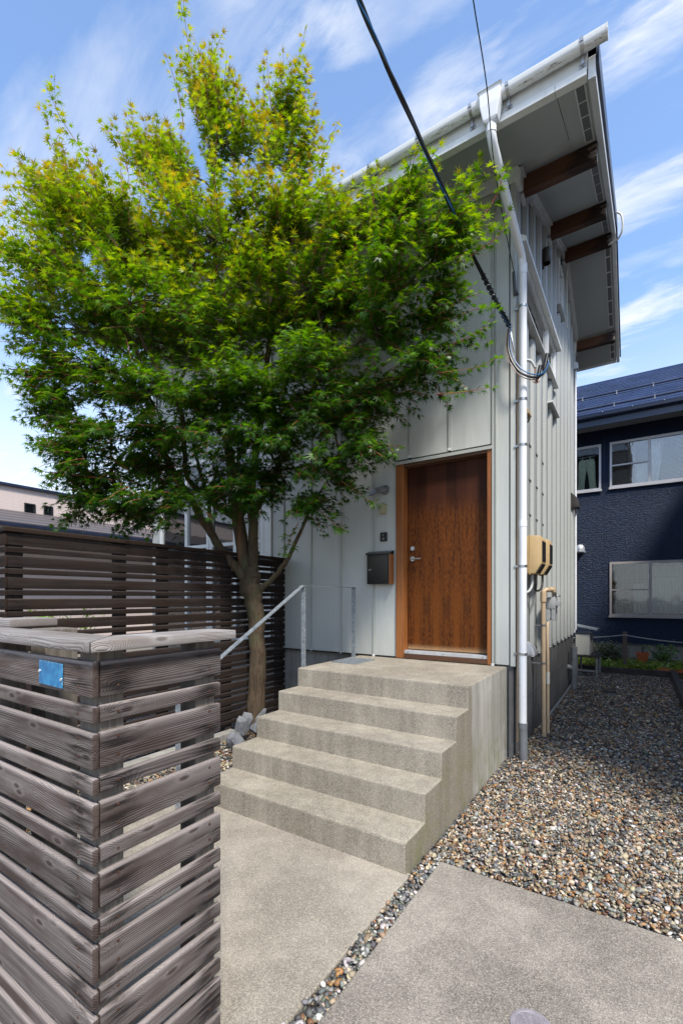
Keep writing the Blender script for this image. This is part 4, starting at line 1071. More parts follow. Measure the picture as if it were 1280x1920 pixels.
def add_leaves(path, tipw, hfac, size=1.0, spacing=0.047, start=0.0):
    # paired leaves along a polyline path
    seg = np.linalg.norm(np.diff(path, axis=0), axis=1); cum = np.concatenate([[0], np.cumsum(seg)]); L = cum[-1]
    s = start; k = 0
    while s <= L + 1e-6:
        i = min(np.searchsorted(cum, s, 'right') - 1, len(seg) - 1)
        u = (s - cum[i]) / max(seg[i], 1e-6)
        p = path[i] * (1 - u) + path[i + 1] * u
        d = unit(path[i + 1] - path[i])
        side = unit(np.cross(d, [0, 0, 1]) + 1e-4)
        if k % 2: side = unit(side * 0.5 + np.cross(d, side) * 0.8)
        fr = s / L
        for sg in (1, -1):
            if RNG.random() < 0.08: continue
            out = unit(side * sg * 0.9 + d * 0.55 + RNG.normal(0, 0.25, 3) + np.array([0, 0, -0.20]))
            pet = RNG.uniform(0.02, 0.045)
            LP.append(p + out * pet); LD.append(out);
            nn = unit(np.array([0, 0, 1.0]) * 0.85 + d * 0.25 + np.array([0.0, -0.19, 0.16]) + RNG.normal(0, 0.36, 3)); LN.append(nn)
            LS.append(0.069 * size * RNG.uniform(0.6, 1.22) * (1.0 - 0.35 * fr ** 3))
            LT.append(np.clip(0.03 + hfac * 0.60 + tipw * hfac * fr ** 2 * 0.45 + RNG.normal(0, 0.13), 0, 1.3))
        s += spacing * RNG.uniform(0.85, 1.2); k += 1
    if L > 0:
        d = unit(path[-1] - path[-2]); LP.append(path[-1].copy()); LD.append(unit(d + np.array([0, 0, -0.2]))); LN.append(unit(np.array([0, 0, 1]) + RNG.normal(0, 0.4, 3)))
        LS.append(0.058 * size); LT.append(np.clip(hfac * 0.7 + tipw * hfac * 0.9, 0, 1.4))
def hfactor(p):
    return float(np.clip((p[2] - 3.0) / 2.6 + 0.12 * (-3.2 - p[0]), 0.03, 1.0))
for (c, rx, rz) in CLUMPS:
    c = np.array(c); r3 = np.array([rx * 0.95, rx * 0.9, rz * (0.92 if c[2] > 4.4 else 0.72)])
    cost = np.linalg.norm(nodes[:, :3] - c, axis=1) + 0.35 * np.maximum(0, nodes[:, 2] - c[2] + 0.15)
    b = nodes[np.argmin(cost)]
    path = []
    bow = unit(np.array([c[0] - b[0], c[1] - b[1], 0.0]) + 1e-6)
    for u in np.linspace(0, 1, 7):
        path.append(b[:3] * (1 - u) + c * u + np.array([0, 0, 0.12 * math.sin(math.pi * u)]) + RNG.normal(0, 0.012, 3))
    branches.tube(path, list(np.linspace(min(0.020, b[3] * 0.8), 0.007, 7)), 6, False)
    nsub = int((9 + 19 * rx * rz / 0.25) * (0.75 if c[2] > 5.6 else 0.86 if c[2] > 4.2 else 1.05))
    for q in range(nsub):
        o = np.array(path[RNG.integers(3, 7)])
        w = RNG.normal(0, 1, 3); w = unit(w) * (RNG.random() ** 0.4) * 0.88
        e = c + w * r3
        if e[1] > 4.5 and e[2] < 6.2: e[1] = 4.5 - RNG.random() * 0.3
        mid = (o + e) / 2 + np.array([0, 0, 0.05]) + RNG.normal(0, 0.03, 3)
        sp_ = np.array([o, (o + mid) / 2 + RNG.normal(0, 0.01, 3), mid, (mid + e) / 2 + RNG.normal(0, 0.01, 3), e])
        branches.tube(list(sp_), [0.0065, 0.0055, 0.0045, 0.0038, 0.003], 5, False)
        outw = unit(np.array([e[0] - axis[0], e[1] - axis[1], 0.0]) + 1e-5)
        for tq in range(4):
            s0 = sp_[RNG.integers(2, 5)] + RNG.normal(0, 0.015, 3)
            hf = hfactor(s0)
            lift = -0.05 + 1.1 * hf ** 1.5
            d = unit(outw * 0.9 + unit(w) * 0.5 + np.array([0, 0, lift]) + RNG.normal(0, 0.38, 3) * np.array([1, 1, 0.6]))
            Lg = RNG.uniform(0.18, 0.40) * (0.8 + 0.3 * hf)
            pts = [s0]; dd = d.copy()
            for z in range(4):
                dd = unit(dd + np.array([0, 0, -0.10 + 0.18 * hf]) + RNG.normal(0, 0.07, 3)); pts.append(pts[-1] + dd * Lg / 4)
            pts = np.array(pts)
            twigs.tube(list(pts), [0.0036, 0.0031, 0.0027, 0.0022, 0.0016], 4, False)
            add_leaves(pts, 1.0, hf)
for sh in SHOOTS:
    pts = np.array(catmull(sh, 4)) + RNG.normal(0, 0.006, (1, 3))
    k = len(pts)
    twigs.tube(list(pts), list(np.linspace(0.0055, 0.0014, k)), 5, False)
    hf = hfactor(pts[-1])
    add_leaves(pts, 1.15, max(0.25, hf), 0.98, 0.055, 0.05)
    for j in range(2, k - 2):   # short side twigs low on the shoot
        if RNG.random() < 0.75 * (1 - j / k):
            d = unit(unit(pts[j + 1] - pts[j]) + RNG.normal(0, 0.6, 3))
            pp = np.array([pts[j], pts[j] + d * 0.08, pts[j] + d * 0.17 + np.array([0, 0, 0.02])])
            twigs.tube(list(pp), [0.002, 0.0018, 0.0012], 4, False); add_leaves(pp, 1.0, max(0.25, hf), 0.95, 0.05, 0.04)
tag(build('branch', branches, 'branch_bark', tree, smooth=True), kind='stuff')
tag(build('twig', twigs, 'twig_red', tree), kind='stuff')

# maple leaf template: seven pointed lobes, tip along +X, face along +Z
lob = [(-112, 0.42), (-78, 0.78), (-39, 1.0), (0, 1.12), (39, 1.0), (78, 0.78), (112, 0.42)]
tv = [(0.05, 0, 0.02)]; ang = []
for i, (a, r) in enumerate(lob):
    if i: 
        am = (lob[i - 1][0] + a) / 2; tv.append((0.25 * math.cos(R(am)) + 0.05, 0.25 * math.sin(R(am)), 0.02))
    tv.append((r * math.cos(R(a)) + 0.02, r * math.sin(R(a)), -0.26 * r * r))
tv = np.array(tv); nvl = len(tv)
tf = np.array([(0, i, i + 1) for i in range(1, nvl - 1)] + [(0, nvl - 1, 1)])
def leaf_basis(D_, N_):
    D_ = D_ / np.linalg.norm(D_, axis=1, keepdims=True)
    N_ = N_ - D_ * (N_ * D_).sum(1, keepdims=True); N_ /= np.linalg.norm(N_, axis=1, keepdims=True) + 1e-9
    return np.stack([D_, np.cross(N_, D_), N_], 1)
def leaves_mesh(name, tv, tf, P_, D_, N_, S_, C_, mat, origin):
    n = len(P_); B = leaf_basis(D_, N_)
    curl = RNG.uniform(0.2, 1.4, (n, 1))
    T = np.repeat(tv[None], n, 0); T[:, :, 2] *= curl
    V = np.einsum('nvi,nij->nvj', T, B) * S_[:, None, None] + P_[:, None, :] - np.array(origin)
    F = (tf[None] + (np.arange(n) * len(tv))[:, None, None]).reshape(-1, 3)
    me = bpy.data.meshes.new(name)
    me.vertices.add(n * len(tv)); me.vertices.foreach_set('co', V.reshape(-1).astype(np.float32))
    me.loops.add(len(F) * 3); me.loops.foreach_set('vertex_index', F.reshape(-1).astype(np.int32))
    me.polygons.add(len(F)); me.polygons.foreach_set('loop_start', (np.arange(len(F)) * 3).astype(np.int32))
    me.update(calc_edges=True)
    at = me.color_attributes.new('tone', 'FLOAT_COLOR', 'POINT')
    at.data.foreach_set('color', np.repeat(np.concatenate([C_, np.ones((n, 1))], 1), len(tv), 0).reshape(-1).astype(np.float32))
    me.materials.append(MAT[mat])
    return me
LP = np.array(LP); LD = np.array(LD); LN = np.array(LN); LS = np.array(LS); LT = np.array(LT)
keep = ~((LP[:, 1] > 4.68) & (LP[:, 2] < 6.0))
LP, LD, LN, LS, LT = LP[keep], LD[keep], LN[keep], LS[keep], LT[keep]
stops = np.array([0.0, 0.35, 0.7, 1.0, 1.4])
cols = np.array([(0.014, 0.050, 0.003), (0.052, 0.140, 0.004), (0.130, 0.225, 0.005), (0.205, 0.250, 0.007), (0.27, 0.215, 0.011)])  # dark end puts the low crown's shade into the leaf colour
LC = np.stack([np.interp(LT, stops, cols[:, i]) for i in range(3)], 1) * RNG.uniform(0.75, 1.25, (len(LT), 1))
# the largest-looking leaves (nearest the open front) are single leaves, the rest one mass
near = np.argsort(-(LS / np.linalg.norm(LP - np.array([0, 0, 1.6]), axis=1)))[:300]
mask = np.ones(len(LP), bool); mask[near] = False
print('LEAVES', len(LP))
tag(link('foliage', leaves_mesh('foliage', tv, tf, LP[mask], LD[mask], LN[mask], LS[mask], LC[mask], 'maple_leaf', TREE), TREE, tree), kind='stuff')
vari = [leaves_mesh('leaf', tv, tf, np.zeros((1, 3)), np.array([[1.0, 0, 0]]), np.array([[0, 0, 1.0]]), np.array([1.0]), np.array([np.array(cc)]), 'maple_leaf', (0, 0, 0))
        for cc in cols[1:]]
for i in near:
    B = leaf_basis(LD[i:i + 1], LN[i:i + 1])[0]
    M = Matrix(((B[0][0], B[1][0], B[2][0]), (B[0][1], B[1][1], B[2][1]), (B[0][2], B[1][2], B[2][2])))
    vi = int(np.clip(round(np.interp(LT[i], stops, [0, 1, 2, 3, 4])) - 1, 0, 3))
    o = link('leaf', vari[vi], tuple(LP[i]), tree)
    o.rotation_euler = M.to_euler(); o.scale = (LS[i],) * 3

# stones heaped at the foot of the tree
def rock(seed, loc, sc, rot):
    rg = np.random.default_rng(seed)
    bm = bmesh.new()
    for q in range(13):
        v = unit(rg.normal(0, 1, 3)) * rg.uniform(0.85, 1.15); bm.verts.new(tuple(v * np.array(sc)))
    bmesh.ops.convex_hull(bm, input=bm.verts)
    bmesh.ops.bevel(bm, geom=list(bm.edges), offset=0.006, segments=1, affect='EDGES', clamp_overlap=True)
    me = bpy.data.meshes.new('rock'); bm.to_mesh(me); bm.free()
    me.materials.append(MAT['stone_grey'])
    o = link('rock', me, loc); o.rotation_euler = rot
    return o
for i, (loc, sc, rot, lab) in enumerate([
    ((-3.60, 3.42, 0.09), (0.085, 0.075, 0.13), (0.2, 0.3, 0.4), 'pale grey angular rock lowest at the left of the heap by the steps'),
    ((-3.50, 3.40, 0.10), (0.07, 0.07, 0.12), (-0.3, 0.1, 1.2), 'grey rock against the side of the second step in the heap'),
    ((-3.62, 3.56, 0.19), (0.09, 0.08, 0.12), (0.1, -0.35, 0.7), 'grey rock with a rusty patch in the middle of the heap'),
    ((-3.70, 3.72, 0.21), (0.075, 0.07, 0.15), (0.15, 0.35, 2.0), 'tall upright grey rock topmost of the heap beside the dark fence'),
    ((-3.52, 3.66, 0.17), (0.08, 0.08, 0.11), (0.3, 0.2, 2.9), 'rounded grey rock right of the heap in front of the maple trunk'),
    ((-3.66, 3.90, 0.18), (0.07, 0.07, 0.15), (-0.1, 0.2, 0.2), 'grey rock half hidden behind the heap touching the maple trunk')]):
    tag(rock(40 + i, loc, sc, rot), lab, 'rock', 'rocks heaped at the foot of the maple')

# ------------------------------------------------------------------ handrail, grate, manhole
hr = thing('handrail', 'galvanised flat bar handrail on the left edge of the steps', 'handrail', (-2.82, 3.62, 0.9))
hx0, hx1 = -2.845, -2.797
build('rail_post', bx(hx0, hx1, 3.612, 3.624, 0.90, 1.708), 'galvanised', hr)
build('rail_post', bx(hx0, hx1, 4.566, 4.578, 0.90, 1.714), 'galvanised', hr)
build('top_bar', bx(hx0 - 0.001, hx1 + 0.001, 3.606, 4.582, 1.7145, 1.7205), 'galvanised', hr)
yb, zb = 2.10, 1.72 - (3.606 - 2.10) * 0.565
m = MB().hexa([(hx0, yb, zb - 0.006), (hx1, yb, zb - 0.006), (hx1, 3.605, 1.7135), (hx0, 3.605, 1.7135), (hx0, yb, zb + 0.003), (hx1, yb, zb + 0.003), (hx1, 3.605, 1.7225), (hx0, 3.605, 1.7225)])
build('sloped_bar', m, 'galvanised', hr)
build('rail_post', bx(hx0, hx1, 2.13, 2.142, -0.02, zb + 0.006), 'galvanised', hr)
gr = thing('foot_grate', 'small perforated grey metal foot grate lying on the landing', 'grate', (-2.63, 4.26, 0.9))
build('grate_plate', bx(-2.80, -2.475, 4.06, 4.48, 0.9005, 0.904), 'galvanised', gr, bevel=0.001)
m = MB()
for i in range(13): m.box(-2.79 + i * 0.0245, -2.782 + i * 0.0245, 4.07, 4.47, 0.904, 0.910)
for i in range(8): m.box(-2.79, -2.485, 4.075 + i * 0.055, 4.081 + i * 0.055, 0.904, 0.9095)
tag(build('grate_bars', m, 'galvanised', gr), kind='stuff')
mh = thing('manhole_cover', 'round grey plastic manhole cover set in the concrete driveway', 'manhole cover', (-0.335, 1.80, 0.0))
build('cover_disc', MB().lathe([(0.078, 0.003), (0.076, 0.007), (0.066, 0.0072), (0.064, 0.0055)], (-0.335, 1.80, 0), 40), 'manhole', mh)
m = MB()
for rr in (0.056, 0.044, 0.032, 0.020):
    nn = max(5, int(rr * 260))
    for k in range(nn):
        a0, a1 = 2 * math.pi * (k + 0.12) / nn, 2 * math.pi * (k + 0.88) / nn
        P4 = [(-0.335 + q * math.cos(w_), 1.80 + q * math.sin(w_)) for q, w_ in ((rr, a0), (rr, a1), (rr - 0.008, a1), (rr - 0.008, a0))]
        m.prism(P4, 'z', 0.0055, 0.0075)
tag(build('cover_tread', m, 'manhole', mh), kind='stuff')

# ------------------------------------------------------------------ things on the front wall
mb = thing('mailbox', 'dark steel mailbox with a brown wooden side left of the door', 'mailbox', (-2.55, 4.78, 1.75))
build('mailbox_body', bx(-2.716, -2.42, 4.705, 4.772, 1.757, 2.10), 'box_metal', mb, bevel=0.003)
build('mailbox_lid', MB().prism([(4.690, 2.102), (4.690, 2.122), (4.772, 2.150), (4.772, 2.102)], 'x', -2.73, -2.392), 'box_metal', mb, bevel=0.002)
build('mailbox_door', bx(-2.70, -2.436, 4.698, 4.7045, 1.785, 2.085), 'box_metal', mb, bevel=0.002)
build('wooden_side', bx(-2.4185, -2.392, 4.695, 4.772, 1.757, 2.10), 'jamb_wood', mb, origin=(-2.42, 4.70, 1.757))
build('box_lock', MB().tube([(-2.675, 4.699, 1.925), (-2.675, 4.690, 1.925)], 0.009, 12).tube([(-2.652, 4.699, 1.930), (-2.652, 4.692, 1.930)], 0.006, 10), 'steel', mb, smooth=True)
ic = thing('intercom', 'black intercom panel mounted above the mailbox', 'intercom', (-2.528, 4.787, 2.31))
build('intercom_body', bx(-2.572, -2.484, 4.764, 4.787, 2.262, 2.368), 'black_plastic', ic, bevel=0.006)
build('intercom_lens', MB().tube([(-2.528, 4.765, 2.335), (-2.528, 4.760, 2.335)], 0.014, 16), 'glass_dull', ic)
build('call_button', bx(-2.540, -2.516, 4.759, 4.7635, 2.285, 2.300), 'steel', ic)
ib = thing('junction_box', 'ivory square junction box between the wall lamp and the black intercom', 'junction box', (-2.53, 4.787, 2.64))
build('box_base', bx(-2.571, -2.492, 4.770, 4.787, 2.583, 2.700), 'ivory', ib, bevel=0.003)
build('box_cover', bx(-2.568, -2.495, 4.748, 4.7695, 2.587, 2.696), 'ivory', ib, bevel=0.005)
wl_ = thing('wall_lamp', 'grey metal wall lamp with a downturned shade beside the door', 'wall lamp', (-2.52, 4.787, 2.87))
build('lamp_base', MB().tube([(-2.515, 4.787, 2.868), (-2.515, 4.768, 2.868)], [0.060, 0.056], 24), 'steel', wl_, smooth=True)
build('lamp_arm', MB().tube([(-2.515, 4.770, 2.868), (-2.53, 4.72, 2.862), (-2.555, 4.67, 2.850)], [0.030, 0.032, 0.034], 16), 'grey_metal', wl_, smooth=True)
build('lamp_shade', MB().hexa([(-2.665, 4.625, 2.783), (-2.54, 4.60, 2.800), (-2.535, 4.685, 2.815), (-2.655, 4.70, 2.795), (-2.655, 4.64, 2.800), (-2.555, 4.615, 2.868), (-2.55, 4.675, 2.875), (-2.645, 4.69, 2.812)]), 'grey_metal', wl_, bevel=0.006)

# ------------------------------------------------------------------ things on the side wall
def meter_box(y0, y1, lab, window, dz=0.0):
    t_ = thing('meter_box', lab, 'meter box', (XC, y0, 1.85), 'beige meter boxes on the ribbed side wall')
    x0 = XC + 0.018
    pr = [(x0, 1.85 + dz), (-0.905, 1.845 + dz), (-0.845, 1.95 + dz), (-0.845, 2.20 + dz), (-0.862, 2.24 + dz), (x0, 2.245 + dz)]
    build('box_body', MB().prism(pr, 'y', y0, y1), 'beige_plastic', t_, bevel=0.012, smooth=True)
    build('box_seam', MB().prism([(-0.962, 1.838 + dz), (-0.954, 1.838 + dz), (-0.954, 2.253 + dz), (-0.962, 2.253 + dz)], 'y', y0 - 0.004, y1 + 0.004), 'beige_plastic', t_)
    build('meter_window', MB().box(-0.846, -0.838, y0 + 0.035, y1 - 0.035, 1.975 + dz, 2.185 + dz), 'black_plastic', t_, bevel=0.003)
    build('lower_window', MB().hexa([(-0.900, y0 + 0.04, 1.858 + dz), (-0.893, y0 + 0.04, 1.854 + dz), (-0.893, y1 - 0.04, 1.854 + dz), (-0.900, y1 - 0.04, 1.858 + dz),
                              (-0.846, y0 + 0.04, 1.952 + dz), (-0.839, y0 + 0.04, 1.948 + dz), (-0.839, y1 - 0.04, 1.948 + dz), (-0.846, y1 - 0.04, 1.952 + dz)]), 'dark_bronze', t_)
    return t_
meter_box(5.03, 5.29, 'nearer and larger looking beige meter box right behind the white downspout', True)
meter_box(5.50, 5.74, 'farther beige meter box showing behind the first one on the ribbed wall', True, 0.01)
cd = thing('cable_conduit', 'two grey curved cable conduits hanging below the beige meter boxes', 'conduit', (XC, 5.1, 1.6))
build('bent_tube', MB().tube(catmull([(-0.952, 5.12, 1.86), (-0.952, 5.12, 1.74), (-0.968, 5.06, 1.67), (-1.0, 4.98, 1.645), (-1.03, 4.95, 1.64)], 5), 0.014, 10), 'grey_plastic', cd, smooth=True)
build('bent_tube', MB().tube(catmull([(-0.925, 5.2, 1.86), (-0.925, 5.2, 1.74), (-0.94, 5.25, 1.68), (-0.93, 5.42, 1.68), (-0.925, 5.56, 1.74), (-0.925, 5.58, 1.87)], 5), 0.012, 10), 'dark_bronze', cd, smooth=True)
gm = thing('gas_meter', 'pale grey gas meter hung on tan pipes against the ribbed wall', 'gas meter', (-0.93, 5.75, 0))
build('supply_pipe', MB().tube([(-0.930, 5.70, -0.03), (-0.938, 5.70, 1.62), (-0.936, 5.70, 1.665), (-0.915, 5.72, 1.690), (-0.88, 5.78, 1.693), (-0.86, 5.90, 1.69), (-0.86, 5.95, 1.66)], 0.0235, 14), 'tan_pipe', gm, smooth=True)
build('pipe_elbow', MB().tube([(-0.938, 5.70, 1.55), (-0.937, 5.70, 1.66)], 0.033, 14).tube([(-0.895, 5.75, 1.693), (-0.855, 5.86, 1.69)], 0.031, 12).tube([(-0.85, 5.84, 1.665), (-0.85, 5.84, 1.72)], 0.02, 10), 'tan_pipe', gm, smooth=True)
build('outlet_pipe', MB().tube([(-0.922, 5.90, 1.30), (-0.918, 5.86, 1.26), (-0.912, 5.84, 0.9), (-0.905, 5.82, -0.03)], 0.018, 12), 'tan_pipe', gm, smooth=True)
build('pipe_wrap', MB().tube([(-0.910, 5.833, 0.72), (-0.909, 5.83, 0.58)], 0.022, 12), 'cream_plastic', gm, smooth=True)
gb = build('meter_body', MB().box(-0.952, -0.842, 5.93, 6.13, 1.46, 1.605), 'grey_plastic', gm, bevel=0.018, smooth=True)
build('meter_lower', MB().box(-0.948, -0.905, 5.935, 6.12, 1.325, 1.458).box(-0.888, -0.846, 5.935, 6.12, 1.325, 1.458).box(-0.915, -0.878, 5.95, 6.11, 1.345, 1.455), 'grey_plastic', gm, bevel=0.007)
build('meter_display', bx(-0.8415, -0.795, 5.96, 6.06, 1.50, 1.56), 'grey_plastic', gm, bevel=0.006)
build('meter_valve', MB().tube([(-0.86, 5.95, 1.665), (-0.86, 5.99, 1.60)], 0.026, 12).tube([(-0.83, 6.02, 1.62), (-0.80, 6.02, 1.62)], 0.012, 8), 'steel', gm, smooth=True)
for z in (1.27, 0.83):
    build('pipe_bracket', MB().box(XC - 0.02, -0.955, 5.69, 5.715, z, z + 0.012).tube([(-0.936, 5.70, z - 0.005), (-0.936, 5.70, z + 0.02)], 0.0255, 14), 'grey_metal', gm)
def hood(name, lab, y, z, r, ln, mat, seg=12):
    t_ = thing(name, lab, 'vent', (XC, y, z))
    pr = [(XC - 0.02, z - r), (XC + 0.0, z - r)] + [(XC + ln * math.sin(a), z - r + 2 * r * (1 - math.cos(a)) * 0.5 + r * math.cos(a) * 0) for a in []]
    arc_ = [(XC + 0.0 + ln * math.cos(a), z - r + 1.9 * r * math.sin(a)) for a in np.linspace(0, math.pi / 2, seg)]
    build('hood_shell', MB().prism([(XC - 0.02, z - r)] + arc_ + [(XC - 0.02, z + 0.9 * r)], 'y', y - r, y + r), mat, t_, bevel=0.004, smooth=True)
    build('wall_flange', bx(XC - 0.02, XC + 0.004, y - r * 1.15, y + r * 1.15, z - r * 1.12, z + r * 1.05), mat, t_, bevel=0.003)
    return t_
hood('vent_hood', 'pale metal vent hood low on the ribbed wall beside the downspout foot', 5.22, 1.055, 0.075, 0.115, 'aluminium')
hood('vent_hood', 'second low vent hood just left of it half behind the white downspout', 5.02, 1.06, 0.07, 0.07, 'aluminium')
hood('vent_hood', 'brown metal vent hood at the far corner of the ribbed wall', 9.42, 3.38, 0.13, 0.11, 'dark_bronze')
vb = thing('wall_vent', 'dark bronze cylindrical vent cap high under the second roof beam', 'vent', (-1.02, 6.3, 5.96))
build('cap_shell', MB().lathe([(0.047, -0.10), (0.058, -0.085), (0.058, 0.075), (0.045, 0.09), (0.0, 0.092)], (-1.0, 6.3, 5.96), 20, False), 'dark_bronze', vb, smooth=True)
build('cap_mount', MB().box(XC - 0.02, -1.03, 6.26, 6.34, 5.83, 6.03), 'dark_bronze', vb)
lt = thing('sensor_light', 'beige sensor light with a clear dome half behind the downspout', 'lamp', (XC, 5.02, 3.55))
build('light_housing', MB().prism([(XC - 0.02, 3.47), (XC + 0.09, 3.50), (XC + 0.085, 3.54), (XC + 0.03, 3.60), (XC - 0.02, 3.60)], 'y', 4.98, 5.12), 'beige_plastic', lt, bevel=0.006)
build('light_dome', MB().lathe([(0.0, -0.06), (0.03, -0.05), (0.045, -0.02), (0.045, 0.0)], (XC + 0.045, 5.05, 3.485), 16, False), 'glass_dull', lt, smooth=True)
jb = thing('cable_box', 'white plastic cable box with a conduit under the last roof beam', 'junction box', (XC, 9.55, 5.9))
build('box_cover', bx(XC + 0.012, XC + 0.075, 9.48, 9.64, 5.86, 5.98), 'pvc_white', jb, bevel=0.006)
build('conduit', MB().tube([(XC + 0.03, 9.56, 5.87), (XC + 0.03, 9.56, 1.0)], 0.022, 10), 'pvc_white', jb, smooth=True)
cv = thing('roof_cable', 'white cable looping over the roof edge at the ridge beam', 'cable', (-0.28, 8.0, 7.0))
build('cable_loop', MB().tube(catmull([(-0.40, 8.06, 6.99), (-0.30, 8.0, 6.97), (-0.235, 7.95, 7.02), (-0.215, 7.92, 7.12), (-0.235, 7.9, 7.26), (-0.30, 7.9, 7.33)], 5), 0.013, 8), 'cream_plastic', cv, smooth=True)
build('wall_run', MB().tube(catmull([(-0.95, 8.235, 7.0), (-1.0, 8.24, 6.9), (-1.003, 8.25, 6.6), (-1.003, 8.25, 6.0)], 5), 0.010, 8), 'cream_plastic', cv, smooth=True)
pv = thing('drain_pipe', 'upright grey drain pipe with a side branch by the foundation', 'pipe', (-0.973, 8.95, 0))
build('pipe_body', MB().tube([(-0.973, 8.95, -0.05), (-0.973, 8.95, 0.72)], 0.054, 20), 'pvc_grey', pv, smooth=True)
build('pipe_cap', MB().tube([(-0.973, 8.95, 0.70), (-0.973, 8.95, 0.735)], 0.057, 20), 'pvc_grey', pv, smooth=True)
build('pipe_tee', MB().tube([(-0.973, 8.95, 0.26), (-0.973, 8.95, 0.46)], 0.061, 20).tube([(-1.08, 8.90, 0.38), (-1.02, 8.92, 0.37), (-0.973, 8.95, 0.30)], 0.048, 16), 'pvc_grey', pv, smooth=True)
co = thing('cleanout_cap', 'low round drain inspection cap sitting in the grey gravel', 'drain cap', (-0.42, 8.75, 0))
build('cap_ring', MB().lathe([(0.085, -0.03), (0.085, 0.035), (0.075, 0.04)], (-0.42, 8.75, 0), 24), 'pvc_grey', co)
build('cap_lid', MB().lathe([(0.092, 0.0405), (0.092, 0.058), (0.08, 0.066)], (-0.42, 8.75, 0), 24), 'dark_bronze', co)
wp = thing('water_hose', 'thin grey pipe lying along the foot of the foundation', 'pipe', (-0.99, 8, 0.02))
build('pipe_run', MB().tube(catmull([(-1.02, 9.3, 0.5), (-1.03, 9.25, 0.2), (-1.03, 9.0, 0.05), (-1.02, 8.0, 0.03), (-1.02, 7.0, 0.025), (-1.03, 6.3, 0.02)], 6), 0.02, 10), 'pvc_grey', wp, smooth=True)
hp = thing('outdoor_unit', 'beige outdoor air conditioner unit under a tilted metal rain cover', 'air conditioner', (-0.97, 10.5, 0.43))
build('unit_case', bx(-1.112, -0.838, 10.40, 11.05, 0.435, 0.865), 'window_frame_dull', hp, bevel=0.008)
build('front_panel', bx(-1.10, -0.85, 10.392, 10.399, 0.445, 0.845), 'cream_plastic', hp, bevel=0.003)
m = MB()
for i in range(9): m.box(-0.838, -0.832, 10.45, 11.0, 0.47 + i * 0.042, 0.485 + i * 0.042)
build('fan_grille', m, 'grey_plastic', hp)
build('rain_cover', MB().hexa([(-1.17, 10.33, 1.028), (-0.72, 10.33, 0.945), (-0.72, 11.0, 0.945), (-1.17, 11.0, 1.028), (-1.17, 10.33, 1.042), (-0.72, 10.33, 0.959), (-0.72, 11.0, 0.959), (-1.17, 11.0, 1.042)]), 'galvanised', hp)
build('cover_bracket', MB().box(-1.08, -1.065, 10.5, 10.52, 0.866, 1.02).box(-0.87, -0.855, 10.5, 10.52, 0.866, 0.975), 'grey_metal', hp)
build('refrigerant_pipe', MB().tube(catmull([(-1.10, 10.55, 0.6), (-1.18, 10.5, 0.56), (-1.22, 10.2, 0.62), (-1.15, 9.85, 0.75), (-1.10, 9.80, 0.95)], 5), 0.025, 10), 'cable_black', hp, smooth=True)
rk = thing('angle_rack', 'dark slotted steel stand carrying the outdoor unit', 'stand', (-0.9, 10.5, 0))
for (x, y) in ((-1.09, 10.30), (-0.74, 10.30), (-1.09, 11.1), (-0.74, 11.1)):
    build('leg', MB().box(x, x + 0.005, y, y + 0.045, 0, 0.43).box(x, x + 0.045, y, y + 0.005, 0, 0.43), 'grey_metal', rk)
build('rack_shelf', MB().box(-1.10, -0.69, 10.29, 11.16, 0.405, 0.4335), 'steel_dark', rk)
build('rack_brace', MB().box(-1.10, -0.69, 10.31, 10.316, 0.12, 0.16), 'grey_metal', rk)
build('rack_footing', MB().box(-1.05, -0.70, 10.2, 10.28, 0.0, 0.03), 'far_concrete', rk)

# ------------------------------------------------------------------ service cables
cb = thing('service_cable', 'thick twisted black and blue service cable running from the sky to the house corner', 'cable', (-1.04, 4.7, 4.24))
A0 = Vector((-1.075, 4.70, 4.245)); 
cable_pts = [(-1.495, 2.069, 5.385), (-1.505, 2.302, 5.409), (-1.496, 2.486, 5.396), (-1.434, 2.874, 5.198), (-1.316, 3.549, 4.857), (-1.207, 4.217, 4.564), (-1.088, 4.725, 4.303)]
cp = catmull(cable_pts, 6)
for j, (mt, rr, ph) in enumerate((('cable_black', 0.011, 0), ('cable_black', 0.010, 2.1), ('cable_blue', 0.006, 4.2))):
    pts = []
    for i, p in enumerate(cp):
        a = ph + i * 0.55
        pts.append(Vector(p) + Vector((math.cos(a), 0.2 * math.sin(a), math.sin(a))) * 0.009)
    build('cable_strand', MB().tube(pts, rr, 8), mt, cb, smooth=True)
coil = []
s0, s1 = Vector(cable_pts[-2]), Vector(cable_pts[-1])
for i in range(90):
    u = i / 89; p = s0.lerp(s1, u); a = u * 2 * math.pi * 11
    coil.append(p + Vector((math.cos(a), 0.3 * math.sin(a), math.sin(a) * 0.8)) * 0.024)
build('cable_grip', MB().tube(coil, 0.005, 6), 'cable_black', cb, smooth=True)
build('anchor_chain', MB().tube(catmull([tuple(s1), (-1.06, 4.72, 4.14), (-1.045, 4.745, 4.04)], 6), 0.008, 6), 'steel', cb, smooth=True)
lp = [tuple(s1), (-1.095, 4.69, 4.10), (-1.055, 4.66, 3.93), (-0.98, 4.66, 3.80), (-0.90, 4.70, 3.745), (-0.83, 4.78, 3.755), (-0.79, 4.86, 3.83), (-0.775, 4.93, 3.93)]
for mt, rr, off in (('cable_black', 0.011, 0.0), ('cable_blue', 0.0055, 0.017), ('cable_brown', 0.0045, -0.016)):
    build('drip_loop', MB().tube([Vector(p) + Vector((off, 0, off * 1.2)) for p in catmull(lp, 6)], rr, 8), mt, cb, smooth=True)
for (x, z) in ((-0.855, 3.87), (-0.79, 3.97)):
    build('cable_sleeve', MB().tube([(x - 0.012, 4.93, z - 0.09), (x + 0.012, 4.96, z + 0.075)], [0.021, 0.019], 10), 'cable_black', cb, smooth=True)
